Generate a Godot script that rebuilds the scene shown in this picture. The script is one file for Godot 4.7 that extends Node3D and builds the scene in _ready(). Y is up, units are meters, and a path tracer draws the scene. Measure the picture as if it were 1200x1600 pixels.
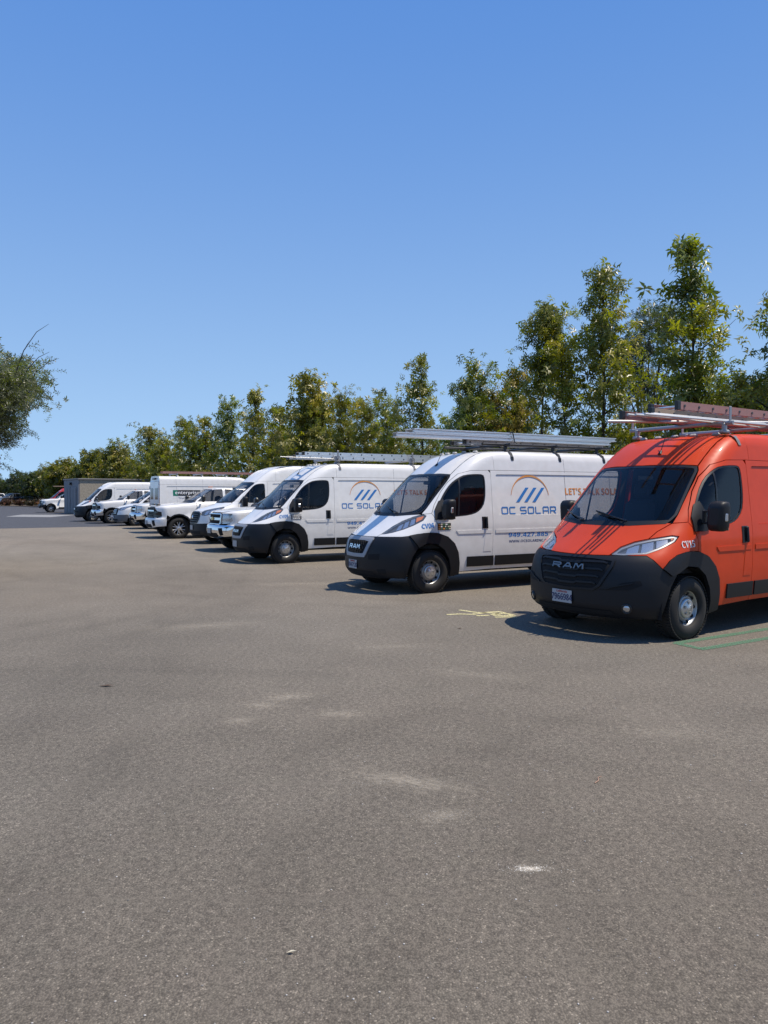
extends Node3D

# ------------------------------------------------------------------ helpers
var rng := RandomNumberGenerator.new()
var cache := {}
var M := {}
var used := {}

func numbered(called: String) -> String:
	var n: int = used.get(called, 0)
	used[called] = n + 1
	return called if n == 0 else "%s_%03d" % [called, n]

func thing(called: String, label: String, category: String, at: Vector3, turn := 0.0, group := "") -> Node3D:
	var o := Node3D.new()
	o.name = numbered(called)
	add_child(o)
	o.position = at
	o.rotation.y = turn
	tag(o, label, category, group)
	return o

func tag(o: Node, label: String, category: String, group := "", kind := "") -> Node:
	if label != "": o.set_meta("label", label)
	if category != "": o.set_meta("category", category)
	if group != "": o.set_meta("group", group)
	if kind != "": o.set_meta("kind", kind)
	return o

func obj(called: String, mesh: Mesh, m: Material, parent: Node = self) -> MeshInstance3D:
	var o := MeshInstance3D.new()
	o.name = numbered(called) if parent == self else called
	o.mesh = mesh
	o.material_override = m
	parent.add_child(o, true)
	return o

func grp(called: String, parent: Node) -> Node3D:
	var o := Node3D.new()
	o.name = called
	parent.add_child(o, true)
	return o

func lin(r: float, g: float, b: float) -> Color:
	return Color(r, g, b).linear_to_srgb()

func mat(c: Color, rough := 0.6, metal := 0.0, spec := 0.5) -> StandardMaterial3D:
	var m := StandardMaterial3D.new()
	m.albedo_color = c
	m.roughness = rough
	m.metallic = metal
	m.metallic_specular = spec
	return m

func stb() -> SurfaceTool:
	var s := SurfaceTool.new()
	s.begin(Mesh.PRIMITIVE_TRIANGLES)
	s.set_smooth_group(-1)
	return s

func done(s: SurfaceTool) -> ArrayMesh:
	s.generate_normals()
	return s.commit()

# a triangle whose front looks along out
func tri(s: SurfaceTool, a: Vector3, b: Vector3, c: Vector3, out: Vector3) -> void:
	if (b - a).cross(c - a).dot(out) > 0.0:
		var t := b
		b = c
		c = t
	s.add_vertex(a)
	s.add_vertex(b)
	s.add_vertex(c)

func quad(s: SurfaceTool, a: Vector3, b: Vector3, c: Vector3, d: Vector3, out: Vector3) -> void:
	tri(s, a, b, c, out)
	tri(s, a, c, d, out)

# box with chamfered edges
func box(s: SurfaceTool, c: Vector3, size: Vector3, bev := 0.0, basis := Basis.IDENTITY) -> void:
	var h := size * 0.5
	var b: float = min(bev, min(h.x, min(h.y, h.z)) * 0.9)
	s.set_smooth_group(-1)
	if b <= 0.0:
		for ax in 3:
			for sg in [-1.0, 1.0]:
				var n := Vector3.ZERO
				n[ax] = sg
				var u := (ax + 1) % 3
				var v := (ax + 2) % 3
				var p := []
				for k in [[-1, -1], [1, -1], [1, 1], [-1, 1]]:
					var q := Vector3.ZERO
					q[ax] = sg * h[ax]
					q[u] = k[0] * h[u]
					q[v] = k[1] * h[v]
					p.append(c + basis * q)
				quad(s, p[0], p[1], p[2], p[3], basis * n)
		return
	var pts := {}
	for ax in 3:
		for i in 8:
			var sg := Vector3(1 if i & 1 else -1, 1 if i & 2 else -1, 1 if i & 4 else -1)
			var q := sg * (h - Vector3.ONE * b)
			q[ax] = sg[ax] * h[ax]
			pts[ax * 8 + i] = c + basis * q
	for ax in 3:
		var u := (ax + 1) % 3
		var v := (ax + 2) % 3
		for sg in [0, 1]:
			var base: int = sg << ax
			var n := Vector3.ZERO
			n[ax] = 1 if sg else -1
			quad(s, pts[ax * 8 + base], pts[ax * 8 + (base | 1 << u)], pts[ax * 8 + (base | 1 << u | 1 << v)], pts[ax * 8 + (base | 1 << v)], basis * n)
		for a in [0, 1]:
			for d in [0, 1]:
				var e: int = (a << u) | (d << v)
				var n2 := Vector3.ZERO
				n2[u] = 1 if a else -1
				n2[v] = 1 if d else -1
				quad(s, pts[u * 8 + e], pts[u * 8 + (e | 1 << ax)], pts[v * 8 + (e | 1 << ax)], pts[v * 8 + e], basis * n2)
	for i in 8:
		tri(s, pts[i], pts[8 + i], pts[16 + i], basis * Vector3(1 if i & 1 else -1, 1 if i & 2 else -1, 1 if i & 4 else -1))

func boxm(c: Vector3, size: Vector3, bev := 0.0, basis := Basis.IDENTITY) -> ArrayMesh:
	var s := stb()
	box(s, c, size, bev, basis)
	return done(s)

# tube along points with radii
func tube(s: SurfaceTool, pts: Array, radii: Array, n := 8, caps := true, squash := 1.0) -> void:
	s.set_smooth_group(0)
	var rings := []
	var up := Vector3(0.13, 0.98, 0.21).normalized()
	for i in pts.size():
		var a: Vector3 = pts[max(i - 1, 0)]
		var b: Vector3 = pts[min(i + 1, pts.size() - 1)]
		var d := (b - a).normalized()
		var x := d.cross(up)
		if x.length() < 0.05: x = d.cross(Vector3(1, 0, 0.3))
		x = x.normalized()
		var y := x.cross(d).normalized()
		var r := []
		for k in n:
			var t := TAU * k / n
			r.append(pts[i] + (x * cos(t) + y * sin(t) * squash) * radii[min(i, radii.size() - 1)])
		rings.append(r)
	for i in pts.size() - 1:
		var mid: Vector3 = (pts[i] + pts[i + 1]) * 0.5
		for k in n:
			var k2 := (k + 1) % n
			quad(s, rings[i][k], rings[i][k2], rings[i + 1][k2], rings[i + 1][k], (rings[i][k] + rings[i + 1][k2]) * 0.5 - mid)
	if caps:
		s.set_smooth_group(-1)
		for e in [0, pts.size() - 1]:
			var o: Vector3 = pts[e] - pts[1 if e == 0 else e - 1]
			for k in range(1, n - 1):
				tri(s, rings[e][0], rings[e][k], rings[e][k + 1], o)

# rings of equal point count, joined; smooth
func loft(s: SurfaceTool, rings: Array, group := 0, caps := true) -> void:
	s.set_smooth_group(group)
	var n: int = rings[0].size()
	var cs := []
	for r in rings:
		var c := Vector3.ZERO
		for p in r: c += p
		cs.append(c / n)
	for i in rings.size() - 1:
		var mid: Vector3 = (cs[i] + cs[i + 1]) * 0.5
		for k in n:
			var k2 := (k + 1) % n
			quad(s, rings[i][k], rings[i][k2], rings[i + 1][k2], rings[i + 1][k], (rings[i][k] + rings[i + 1][k2] + rings[i][k2] + rings[i + 1][k]) * 0.25 - mid)
	if caps:
		s.set_smooth_group(-1)
		for e in [0, rings.size() - 1]:
			var o: Vector3 = cs[e] - cs[1 if e == 0 else e - 1]
			for k in n:
				tri(s, cs[e], rings[e][k], rings[e][(k + 1) % n], o)

# turned about the x axis: profile of (x, radius)
func lathe(s: SurfaceTool, prof: Array, n := 32, c := Vector3.ZERO, group := 0) -> void:
	s.set_smooth_group(group)
	for i in prof.size() - 1:
		var a: Vector2 = prof[i]
		var b: Vector2 = prof[i + 1]
		var d := b - a
		var nn := Vector2(-d.y, d.x)  # left of the direction of travel is the outside
		for k in n:
			var t0 := TAU * k / n
			var t1 := TAU * (k + 1) / n
			var e0 := Vector3(0, cos(t0), sin(t0))
			var e1 := Vector3(0, cos(t1), sin(t1))
			var X := Vector3.RIGHT
			var em := (e0 + e1).normalized()
			quad(s, c + X * a.x + e0 * a.y, c + X * a.x + e1 * a.y, c + X * b.x + e1 * b.y, c + X * b.x + e0 * b.y, X * nn.x + em * nn.y)

# flat plate from 2D outlines, thickness along z, in the xy plane
func plate(polys: Array, thick: float) -> ArrayMesh:
	var s := stb()
	for poly in polys:
		var idx := Geometry2D.triangulate_polygon(poly)
		for i in range(0, idx.size(), 3):
			var a := Vector3(poly[idx[i]].x, poly[idx[i]].y, thick)
			var b := Vector3(poly[idx[i + 1]].x, poly[idx[i + 1]].y, thick)
			var c := Vector3(poly[idx[i + 2]].x, poly[idx[i + 2]].y, thick)
			tri(s, a, b, c, Vector3.BACK)
		var cw := Geometry2D.is_polygon_clockwise(poly)
		for i in poly.size():
			var p: Vector2 = poly[i]
			var q: Vector2 = poly[(i + 1) % poly.size()]
			var d := (q - p)
			var nn := Vector3(d.y, -d.x, 0) * (-1.0 if cw else 1.0)
			quad(s, Vector3(p.x, p.y, 0), Vector3(q.x, q.y, 0), Vector3(q.x, q.y, thick), Vector3(p.x, p.y, thick), nn)
	return done(s)

# letters drawn as strokes: a mitred ribbon along each line
func strokes(lines: Array, w: float, thick: float) -> ArrayMesh:
	var polys := []
	for l in lines:
		var left := []
		var right := []
		for i in l.size():
			var a: Vector2 = (l[i] - l[i - 1]).normalized() if i > 0 else (l[1] - l[0]).normalized()
			var c: Vector2 = (l[i + 1] - l[i]).normalized() if i < l.size() - 1 else a
			var n: Vector2 = Vector2(-a.y, a.x) + Vector2(-c.y, c.x)
			n = n / maxf(n.length_squared() * 0.5, 0.5)
			left.append(l[i] + n * w * 0.5)
			right.append(l[i] - n * w * 0.5)
		for i in l.size() - 1:
			var p := PackedVector2Array([left[i], left[i + 1], right[i + 1], right[i]])
			if Geometry2D.is_polygon_clockwise(p): p.reverse()
			polys.append(p)
	return plate(polys, thick)

func text_mesh(t: String, height: float, bold := true, face := "Droid Sans", thick := 0.002) -> TextMesh:
	var tm := TextMesh.new()
	var f := SystemFont.new()
	f.font_names = PackedStringArray([face])
	f.font_weight = 700 if bold else 400
	tm.font = f
	tm.text = t
	tm.font_size = 64
	tm.pixel_size = height / 46.0
	tm.depth = thick
	return tm

# ------------------------------------------------------------------ the shape of a vehicle body
# s runs rearwards from the nose, x sideways (its size counts), y up. f < 0 inside.
class Body:
	var F := PackedFloat32Array()
	var C := PackedFloat32Array()
	var W := PackedFloat32Array()
	var R := PackedFloat32Array()
	var k1 := 0.06
	var k2 := 0.14
	var p_low := 0.28
	var p_high := 0.22
	var p6 := 0.16
	var crown := 0.03
	var cs := 1.3
	var green := false
	var F2 := PackedFloat32Array()
	var C2 := PackedFloat32Array()
	var W2 := PackedFloat32Array()
	var R2 := PackedFloat32Array()
	var back2 := 4.0

	static func table(pts: Array, step: float, n: int) -> PackedFloat32Array:
		# monotone cubic through the points
		var m := []
		var c := pts.size()
		for i in c:
			if i == 0: m.append((pts[1].y - pts[0].y) / (pts[1].x - pts[0].x))
			elif i == c - 1: m.append((pts[i].y - pts[i - 1].y) / (pts[i].x - pts[i - 1].x))
			else:
				var d0: float = (pts[i].y - pts[i - 1].y) / (pts[i].x - pts[i - 1].x)
				var d1: float = (pts[i + 1].y - pts[i].y) / (pts[i + 1].x - pts[i].x)
				m.append(0.0 if d0 * d1 <= 0.0 else 2.0 * d0 * d1 / (d0 + d1))
		var out := PackedFloat32Array()
		var j := 0
		for i in n:
			var x := i * step
			if x <= pts[0].x: out.append(pts[0].y + m[0] * (x - pts[0].x))
			elif x >= pts[c - 1].x: out.append(pts[c - 1].y + m[c - 1] * (x - pts[c - 1].x))
			else:
				while pts[j + 1].x < x: j += 1
				var w: float = pts[j + 1].x - pts[j].x
				var t: float = (x - pts[j].x) / w
				var t2 := t * t
				var t3 := t2 * t
				out.append((2 * t3 - 3 * t2 + 1) * pts[j].y + (t3 - 2 * t2 + t) * w * m[j] + (3 * t2 - 2 * t3) * pts[j + 1].y + (t3 - t2) * w * m[j + 1])
		return out

	static func slopes(f: PackedFloat32Array, step: float) -> PackedFloat32Array:
		var out := PackedFloat32Array()
		for i in f.size():
			var d: float = (f[min(i + 1, f.size() - 1)] - f[max(i - 1, 0)]) / (2.0 * step)
			out.append(1.0 / sqrt(1.0 + d * d))
		return out

	func setup(front: Array, width: Array, roof: Array) -> void:
		F = table(front, 0.02, 170)
		C = slopes(F, 0.02)
		W = table(width, 0.02, 170)
		R = table(roof, 0.05, 160)

	func setup_green(front: Array, width: Array, roof: Array) -> void:
		green = true
		F2 = table(front, 0.02, 170)
		C2 = slopes(F2, 0.02)
		W2 = table(width, 0.02, 170)
		R2 = table(roof, 0.05, 160)

	func smax(a: float, b: float, k: float) -> float:
		var h := k - absf(a - b)
		return maxf(a, b) + (h * h / (4.0 * k) if h > 0.0 else 0.0)

	func f(p: Vector3) -> float:
		var x := absf(p.x)
		var yi := clampf(p.y * 50.0, 0.0, 168.0)
		var i := int(yi)
		var t := yi - i
		var x2 := minf(x, 1.12)
		x2 *= x2
		var pl := lerpf(p_low, p_high, clampf((p.y - 0.9) / 0.5, 0.0, 1.0))
		var si := clampf(p.z * 20.0, 0.0, 158.0)
		var j := int(si)
		var u := si - j
		var a := (lerpf(F[i], F[i + 1], t) + pl * x2 + p6 * x2 * x2 * x2 - p.z) * lerpf(C[i], C[i + 1], t)
		var b := x - lerpf(W[i], W[i + 1], t)
		var c := p.y + crown * x2 - lerpf(R[j], R[j + 1], u)
		var r := smax(smax(a, c, k1), b, k2)
		if green:
			var a2 := (lerpf(F2[i], F2[i + 1], t) + 0.16 * x2 - p.z) * lerpf(C2[i], C2[i + 1], t)
			var b2 := x - lerpf(W2[i], W2[i + 1], t)
			var c2 := p.y + 0.06 * x2 - lerpf(R2[j], R2[j + 1], u)
			var d2 := p.z + (p.y - 1.3) * 0.35 - back2
			var r2 := smax(smax(smax(a2, c2, 0.1), b2, 0.12), d2, 0.1)
			var h := 0.03 - absf(r - r2)
			r = minf(r, r2) - (h * h / 0.12 if h > 0.0 else 0.0)
		return r

	func march(o: Vector3, d: Vector3, far := 3.0) -> Vector3:
		var t := 0.0
		var t0 := 0.0
		while t < far:
			var v := f(o + d * t)
			if v < 0.0:
				for k in 14:
					var m := (t0 + t) * 0.5
					if f(o + d * m) < 0.0: t = m
					else: t0 = m
				return o + d * t
			if v < 0.0004: return o + d * t
			t0 = t
			t += clampf(v * 0.6, 0.0004, 0.12)
		return o + d * far

	func normal(p: Vector3) -> Vector3:
		var e := 0.012
		return Vector3(f(p + Vector3(e, 0, 0)) - f(p - Vector3(e, 0, 0)), f(p + Vector3(0, e, 0)) - f(p - Vector3(0, e, 0)), f(p + Vector3(0, 0, e)) - f(p - Vector3(0, 0, e))).normalized()

	func soft_rect(s0: float, s1: float, y0: float, y1: float, r: float) -> Array:
		return [Vector3(0, s0 + r, y1), Vector3(0, s0, y1 - r), Vector3(0, s0, y0 + r), Vector3(0, s0 + r, y0), Vector3(0, s1 - r, y0), Vector3(0, s1, y0 + r), Vector3(0, s1, y1 - r), Vector3(0, s1 - r, y1)]

	# a control point: x = 0 side (s, y), 1 front (x, y), 2 top (x, s)
	func on(c: Vector3) -> Vector3:
		if c.x < 0.5: return march(Vector3(1.5, c.z, c.y), Vector3.LEFT)
		if c.x < 1.5: return march(Vector3(c.y, c.z, -0.6), Vector3.BACK, 6.0)
		return march(Vector3(c.y, 3.3, c.z), Vector3.DOWN)

	func lift(mode: int, q: Vector2) -> Vector3:
		if mode == 0: return march(Vector3(1.5, q.y, q.x), Vector3.LEFT)
		if mode == 1:
			var o := Vector3(sin(q.x), 0, -cos(q.x))
			return march(Vector3(0, q.y, cs) + o * 1.85, -o, 1.85)
		if mode == 3: return march(Vector3(q.x, q.y, -0.4), Vector3.BACK, 5.0)
		return march(Vector3(q.x, 3.3, q.y), Vector3.DOWN)

	func flat(mode: int, p: Vector3) -> Vector2:
		if mode == 0: return Vector2(p.z, p.y)
		if mode == 1: return Vector2(atan2(p.x, cs - p.z), p.y)
		if mode == 3: return Vector2(p.x, p.y)
		return Vector2(p.x, p.z)

	# outline of control points -> 2D polygon of that mode; half outlines are mirrored
	func outline(mode: int, ctrl: Array, mirrored := false, smooth := 0) -> PackedVector2Array:
		var q := PackedVector2Array()
		for c in ctrl: q.append(flat(mode, on(c)))
		for it in smooth:
			var r := PackedVector2Array()
			for i in q.size():
				var a := q[i]
				var b := q[(i + 1) % q.size()]
				r.append(a.lerp(b, 0.25))
				r.append(a.lerp(b, 0.75))
			q = r
		if mirrored:
			var n := q.size()
			for i in n:
				var p := q[n - 1 - i]
				if p.x > 0.001: q.append(Vector2(-p.x, p.y))
		if Geometry2D.is_polygon_clockwise(q): q.reverse()
		return q

# a sheet that follows the body inside an outline, with holes, set off the surface, its edge turned in
func panel(b: Body, mode: int, outer: PackedVector2Array, holes: Array, cell: float, gap: float, off: float, depth: float, m := 1.0) -> ArrayMesh:
	var outs: Array = Geometry2D.offset_polygon(outer, -gap) if gap > 0.0 else [outer]
	var hs := []
	for h in holes: hs += (Geometry2D.offset_polygon(h, gap) if gap > 0.0 else [h])
	var keys := {}
	var P := PackedVector3Array()
	var N := PackedVector3Array()
	var I := PackedInt32Array()
	for o in outs:
		if Geometry2D.is_polygon_clockwise(o): continue
		var lo: Vector2 = o[0]
		var hi: Vector2 = o[0]
		for p in o:
			lo = lo.min(p)
			hi = hi.max(p)
		var i0 := int(floor(lo.x / cell))
		var j0 := int(floor(lo.y / cell))
		for i in range(i0, int(ceil(hi.x / cell))):
			for j in range(j0, int(ceil(hi.y / cell))):
				var cp := PackedVector2Array([Vector2(i, j) * cell, Vector2(i + 1, j) * cell, Vector2(i + 1, j + 1) * cell, Vector2(i, j + 1) * cell])
				var pieces: Array = Geometry2D.intersect_polygons(cp, o)
				for h in hs:
					var next := []
					for pc in pieces: next += Geometry2D.clip_polygons(pc, h)
					pieces = next
				for pc in pieces:
					if pc.size() < 3 or Geometry2D.is_polygon_clockwise(pc): continue
					var t := Geometry2D.triangulate_polygon(pc)
					for k in t:
						var q: Vector2 = pc[k]
						var key := Vector2i(roundi(q.x * 4000.0), roundi(q.y * 4000.0))
						if not keys.has(key):
							keys[key] = P.size()
							var p3 := b.lift(mode, q)
							var n3 := b.normal(p3)
							P.append(p3 + n3 * off)
							N.append(n3)
						I.append(keys[key])
	# orient, find the rim
	var edges := {}
	var J := PackedInt32Array()
	for k in range(0, I.size(), 3):
		var a := I[k]
		var c := I[k + 1]
		var d := I[k + 2]
		if a == c or c == d or a == d: continue
		if (P[c] - P[a]).cross(P[d] - P[a]).dot(N[a]) > 0.0:
			var t2 := c
			c = d
			d = t2
		J.append_array([a, c, d])
		for e in [[a, c], [c, d], [d, a]]:
			var e1 := Vector2i(e[0], e[1])
			var e2 := Vector2i(e[1], e[0])
			if edges.has(e2): edges.erase(e2)
			else: edges[e1] = true
	if depth > 0.0:
		var base := P.size()
		for e in edges:
			var a: Vector3 = P[e.x]
			var c: Vector3 = P[e.y]
			var na: Vector3 = N[e.x]
			var nc: Vector3 = N[e.y]
			var o: Vector3 = (c - a).cross(na).normalized() * -1.0
			var v := P.size()
			P.append_array([a, c, c - nc * depth, a - na * depth])
			N.append_array([o, o, o, o])
			if (P[v + 1] - P[v]).cross(P[v + 2] - P[v]).dot(o) > 0.0: J.append_array([v, v + 2, v + 1, v, v + 3, v + 2])
			else: J.append_array([v, v + 1, v + 2, v, v + 2, v + 3])
	# to the vehicle's own axes: nose towards -z, driver's side towards -x
	for i in P.size():
		P[i] = Vector3(-m * P[i].x, P[i].y, P[i].z)
		N[i] = Vector3(-m * N[i].x, N[i].y, N[i].z)
	if m > 0.0:  # mirrored in space: turn the triangles round
		for k in range(0, J.size(), 3):
			var t3 := J[k + 1]
			J[k + 1] = J[k + 2]
			J[k + 2] = t3
	var arr := []
	arr.resize(Mesh.ARRAY_MAX)
	arr[Mesh.ARRAY_VERTEX] = P
	arr[Mesh.ARRAY_NORMAL] = N
	arr[Mesh.ARRAY_INDEX] = J
	var me := ArrayMesh.new()
	if J.size() > 0: me.add_surface_from_arrays(Mesh.PRIMITIVE_TRIANGLES, arr)
	return me

const S := 0
func s_(a: float, b: float) -> Vector3: return Vector3(0, a, b)
func f_(a: float, b: float) -> Vector3: return Vector3(1, a, b)
func t_(a: float, b: float) -> Vector3: return Vector3(2, a, b)

# ------------------------------------------------------------------ wheels
# outside looks along +x of the wheel; made for one side, turned for the other
func wheel(parent: Node, at: Vector3, side: float, r: float, w: float, style: String) -> void:
	var wh := grp("wheel", parent)
	wh.position = at
	wh.rotation.y = 0.0 if side > 0.0 else PI  # the outside looks along -x
	var key := "wheel_%s_%.2f" % [style, r]
	var rr := r * (0.575 if style == "steel" else 0.62)
	if not cache.has(key):
		var s := stb()
		lathe(s, [Vector2(w * 0.5 - 0.05, rr - 0.012), Vector2(w * 0.5 - 0.02, rr - 0.005), Vector2(w * 0.5, rr + 0.01), Vector2(w * 0.5 + 0.008, rr + 0.06), Vector2(w * 0.5 - 0.008, r - 0.035), Vector2(w * 0.5 - 0.035, r - 0.006), Vector2(w * 0.25, r), Vector2(-w * 0.25, r), Vector2(-w * 0.5 + 0.03, r - 0.006), Vector2(-w * 0.5, r - 0.05), Vector2(-w * 0.5, rr), Vector2(-w * 0.5 + 0.02, rr - 0.02)].map(func(p): return Vector2(-p.x, p.y)), 44)
		for k in 60:  # tread blocks
			var t := TAU * k / 60.0
			for side2 in [-1, 1]:
				box(s, Vector3(side2 * w * 0.27, cos(t + side2 * 0.02) * (r + 0.001), sin(t + side2 * 0.02) * (r + 0.001)), Vector3(w * 0.36, 0.012, r * 0.075), 0.0, Basis(Vector3.RIGHT, t))
		cache[key + "t"] = done(s)
		s = stb()
		if style == "steel":
			lathe(s, [Vector2(-0.06, rr), Vector2(0.075, rr + 0.012), Vector2(0.082, rr - 0.004), Vector2(0.06, rr - 0.022), Vector2(0.0, rr - 0.035), Vector2(0.012, rr - 0.05), Vector2(0.06, rr * 0.66), Vector2(0.068, rr * 0.58), Vector2(0.05, rr * 0.54), Vector2(0.045, 0.0)].map(func(p): return Vector2(-p.x, p.y)), 40)
			cache[key + "r"] = done(s)
			s = stb()
			for k in 10:
				var t := TAU * (k + 0.5) / 10.0
				var q := rr * 0.79
				var bs := Basis(Vector3.RIGHT, t)
				var ring := []
				for i in 10:
					var a := TAU * i / 10.0
					ring.append(Vector3(-0.043 - 0.014 * sin(-a) * -1.0, q + 0.02 * sin(a), 0.024 * cos(a)))
				for i in range(1, 9):
					tri(s, bs * ring[0], bs * ring[i], bs * ring[i + 1], Vector3.LEFT)
			cache[key + "h"] = done(s)
			s = stb()
			lathe(s, [Vector2(0.05, rr * 0.56), Vector2(0.082, rr * 0.53), Vector2(0.09, rr * 0.44), Vector2(0.084, rr * 0.38), Vector2(0.096, rr * 0.3), Vector2(0.1, rr * 0.16), Vector2(0.106, rr * 0.1), Vector2(0.106, 0.0)].map(func(p): return Vector2(-p.x, p.y)), 32)
			cache[key + "c"] = done(s)
			s = stb()
			for k in 5:
				var t := TAU * k / 5.0
				tube(s, [Vector3(-0.085, cos(t) * rr * 0.3, sin(t) * rr * 0.3), Vector3(-0.101, cos(t) * rr * 0.3, sin(t) * rr * 0.3)], [0.017], 8)
			cache[key + "n"] = done(s)
		else:
			lathe(s, [Vector2(-0.08, rr), Vector2(0.085, rr + 0.014), Vector2(0.095, rr - 0.004), Vector2(0.07, rr - 0.025), Vector2(-0.04, rr - 0.04), Vector2(-0.05, 0.0)].map(func(p): return Vector2(-p.x, p.y)), 40)
			cache[key + "r"] = done(s)
			s = stb()
			for k in 6:
				for d in [-0.17, 0.17]:
					var t: float = TAU * k / 6.0 + d
					var q0 := Vector3(-0.075, cos(t - d * 0.5) * rr * 0.22, sin(t - d * 0.5) * rr * 0.22)
					var q1 := Vector3(-0.07, cos(t) * rr * 0.62, sin(t) * rr * 0.62)
					var q2 := Vector3(-0.075, cos(t + d * 0.3) * rr * 0.95, sin(t + d * 0.3) * rr * 0.95)
					tube(s, [q0, q1, q2], [0.026, 0.02, 0.024], 6, true)
			lathe(s, [Vector2(0.05, rr * 0.3), Vector2(0.085, rr * 0.28), Vector2(0.1, rr * 0.18), Vector2(0.105, 0.0)].map(func(p): return Vector2(-p.x, p.y)), 24)
			cache[key + "c"] = done(s)
	obj("tyre", cache[key + "t"], M.tyre, wh)
	obj("rim", cache[key + "r"], M.rim if style == "steel" else M.black, wh)
	if style == "steel":
		tag(obj("vent_holes", cache[key + "h"], M.hole, wh), "", "", "", "stuff")
		obj("hub_cap", cache[key + "c"], M.silver, wh)
		tag(obj("wheel_nuts", cache[key + "n"], M.rim, wh), "", "", "", "stuff")
	else:
		obj("spokes", cache[key + "c"], M.alloy, wh)

# ------------------------------------------------------------------ vans
func van_spec(kind: String) -> Dictionary:
	var b := Body.new()
	var d := {"kind": kind, "b": b, "L": 5.97, "axle": 0.948, "wb": 4.04, "track": 0.9, "wr": 0.37}
	if kind == "transit" or kind == "sprinter":
		b.setup([Vector2(0.2, 0.14), Vector2(0.32, 0.03), Vector2(0.45, 0.0), Vector2(0.7, 0.01), Vector2(0.95, 0.06), Vector2(1.08, 0.13), Vector2(1.16, 0.25), Vector2(1.25, 0.52), Vector2(1.35, 0.86), Vector2(1.42, 0.98), Vector2(1.6, 1.2), Vector2(1.8, 1.46), Vector2(2.0, 1.74), Vector2(2.15, 1.94), Vector2(2.35, 2.2), Vector2(2.5, 2.42), Vector2(2.62, 2.7), Vector2(2.7, 3.0), Vector2(2.74, 3.6)],
			[Vector2(0.2, 0.95), Vector2(0.4, 0.99), Vector2(0.7, 1.02), Vector2(1.0, 1.03), Vector2(1.3, 1.02), Vector2(1.7, 0.97), Vector2(2.1, 0.91), Vector2(2.5, 0.84), Vector2(2.8, 0.76)],
			[Vector2(0.0, 2.74), Vector2(2.4, 2.74), Vector2(6.2, 2.72)])
		b.k2 = 0.16
		b.cs = 1.5
		d.L = 5.98
		d.axle = 1.02
		d.wb = 3.75
		d.door_rear = 2.42
		d.top = 2.16
		d.split = 2.75
		d.crease = 0.68
		d.roof = 2.74
	else:
		b.setup([Vector2(0.2, 0.2), Vector2(0.28, 0.08), Vector2(0.4, 0.01), Vector2(0.6, 0.0), Vector2(0.78, 0.03), Vector2(0.9, 0.08), Vector2(0.97, 0.15), Vector2(1.05, 0.26), Vector2(1.15, 0.4), Vector2(1.25, 0.53), Vector2(1.32, 0.62), Vector2(1.5, 0.82), Vector2(1.7, 1.03), Vector2(1.9, 1.24), Vector2(2.04, 1.4), Vector2(2.2, 1.6), Vector2(2.32, 1.78), Vector2(2.4, 1.94), Vector2(2.45, 2.1), Vector2(2.5, 2.45)],
			[Vector2(0.2, 0.95), Vector2(0.33, 0.99), Vector2(0.5, 1.015), Vector2(0.8, 1.03), Vector2(1.1, 1.03), Vector2(1.3, 1.015), Vector2(1.6, 0.975), Vector2(2.0, 0.92), Vector2(2.3, 0.87), Vector2(2.6, 0.8)],
			[Vector2(0.0, 2.5), Vector2(2.4, 2.5), Vector2(6.2, 2.5)])
		d.door_rear = 2.27
		d.top = 2.12
		d.split = 2.36
		d.crease = 0.7
		d.roof = 2.5
	return d

func pm(key: String, b: Body, mode: int, outer: PackedVector2Array, holes: Array, cell: float, gap: float, off: float, depth: float, m := 1.0) -> ArrayMesh:
	if not cache.has(key): cache[key] = panel(b, mode, outer, holes, cell, gap, off, depth, m)
	return cache[key]

# place a flat piece on the body's side: its x reads along the vehicle, as seen from outside
func on_side(d: Dictionary, o: Node3D, s: float, y: float, m: float, lift := 0.004) -> Node3D:
	var b: Body = d.b
	var p := b.on(s_(s, y))
	var n := b.normal(p)
	var P := Vector3(-m * p.x, p.y, p.z)
	var n3 := Vector3(-m * n.x, n.y, n.z)
	var X := Vector3(0, 0, m)
	X = (X - n3 * X.dot(n3)).normalized()
	o.transform = Transform3D(Basis(X, n3.cross(X).normalized(), n3), P + n3 * lift)
	return o

func on_front(d: Dictionary, o: Node3D, x: float, y: float, lift := 0.004, extra := 0.0) -> Node3D:
	var b: Body = d.b
	var p := b.on(f_(x, y))
	var n := b.normal(p)
	n = Vector3(n.x, n.y + extra, n.z).normalized()
	var P := Vector3(-p.x, p.y, p.z)
	var n3 := Vector3(-n.x, n.y, n.z)
	var X := Vector3(-1, 0, 0)
	X = (X - n3 * X.dot(n3)).normalized()
	o.transform = Transform3D(Basis(X, n3.cross(X).normalized(), n3), P + n3 * lift)
	return o

func rect_front(b: Body, pts: Array) -> PackedVector2Array:
	return b.outline(1, pts, true)

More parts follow.
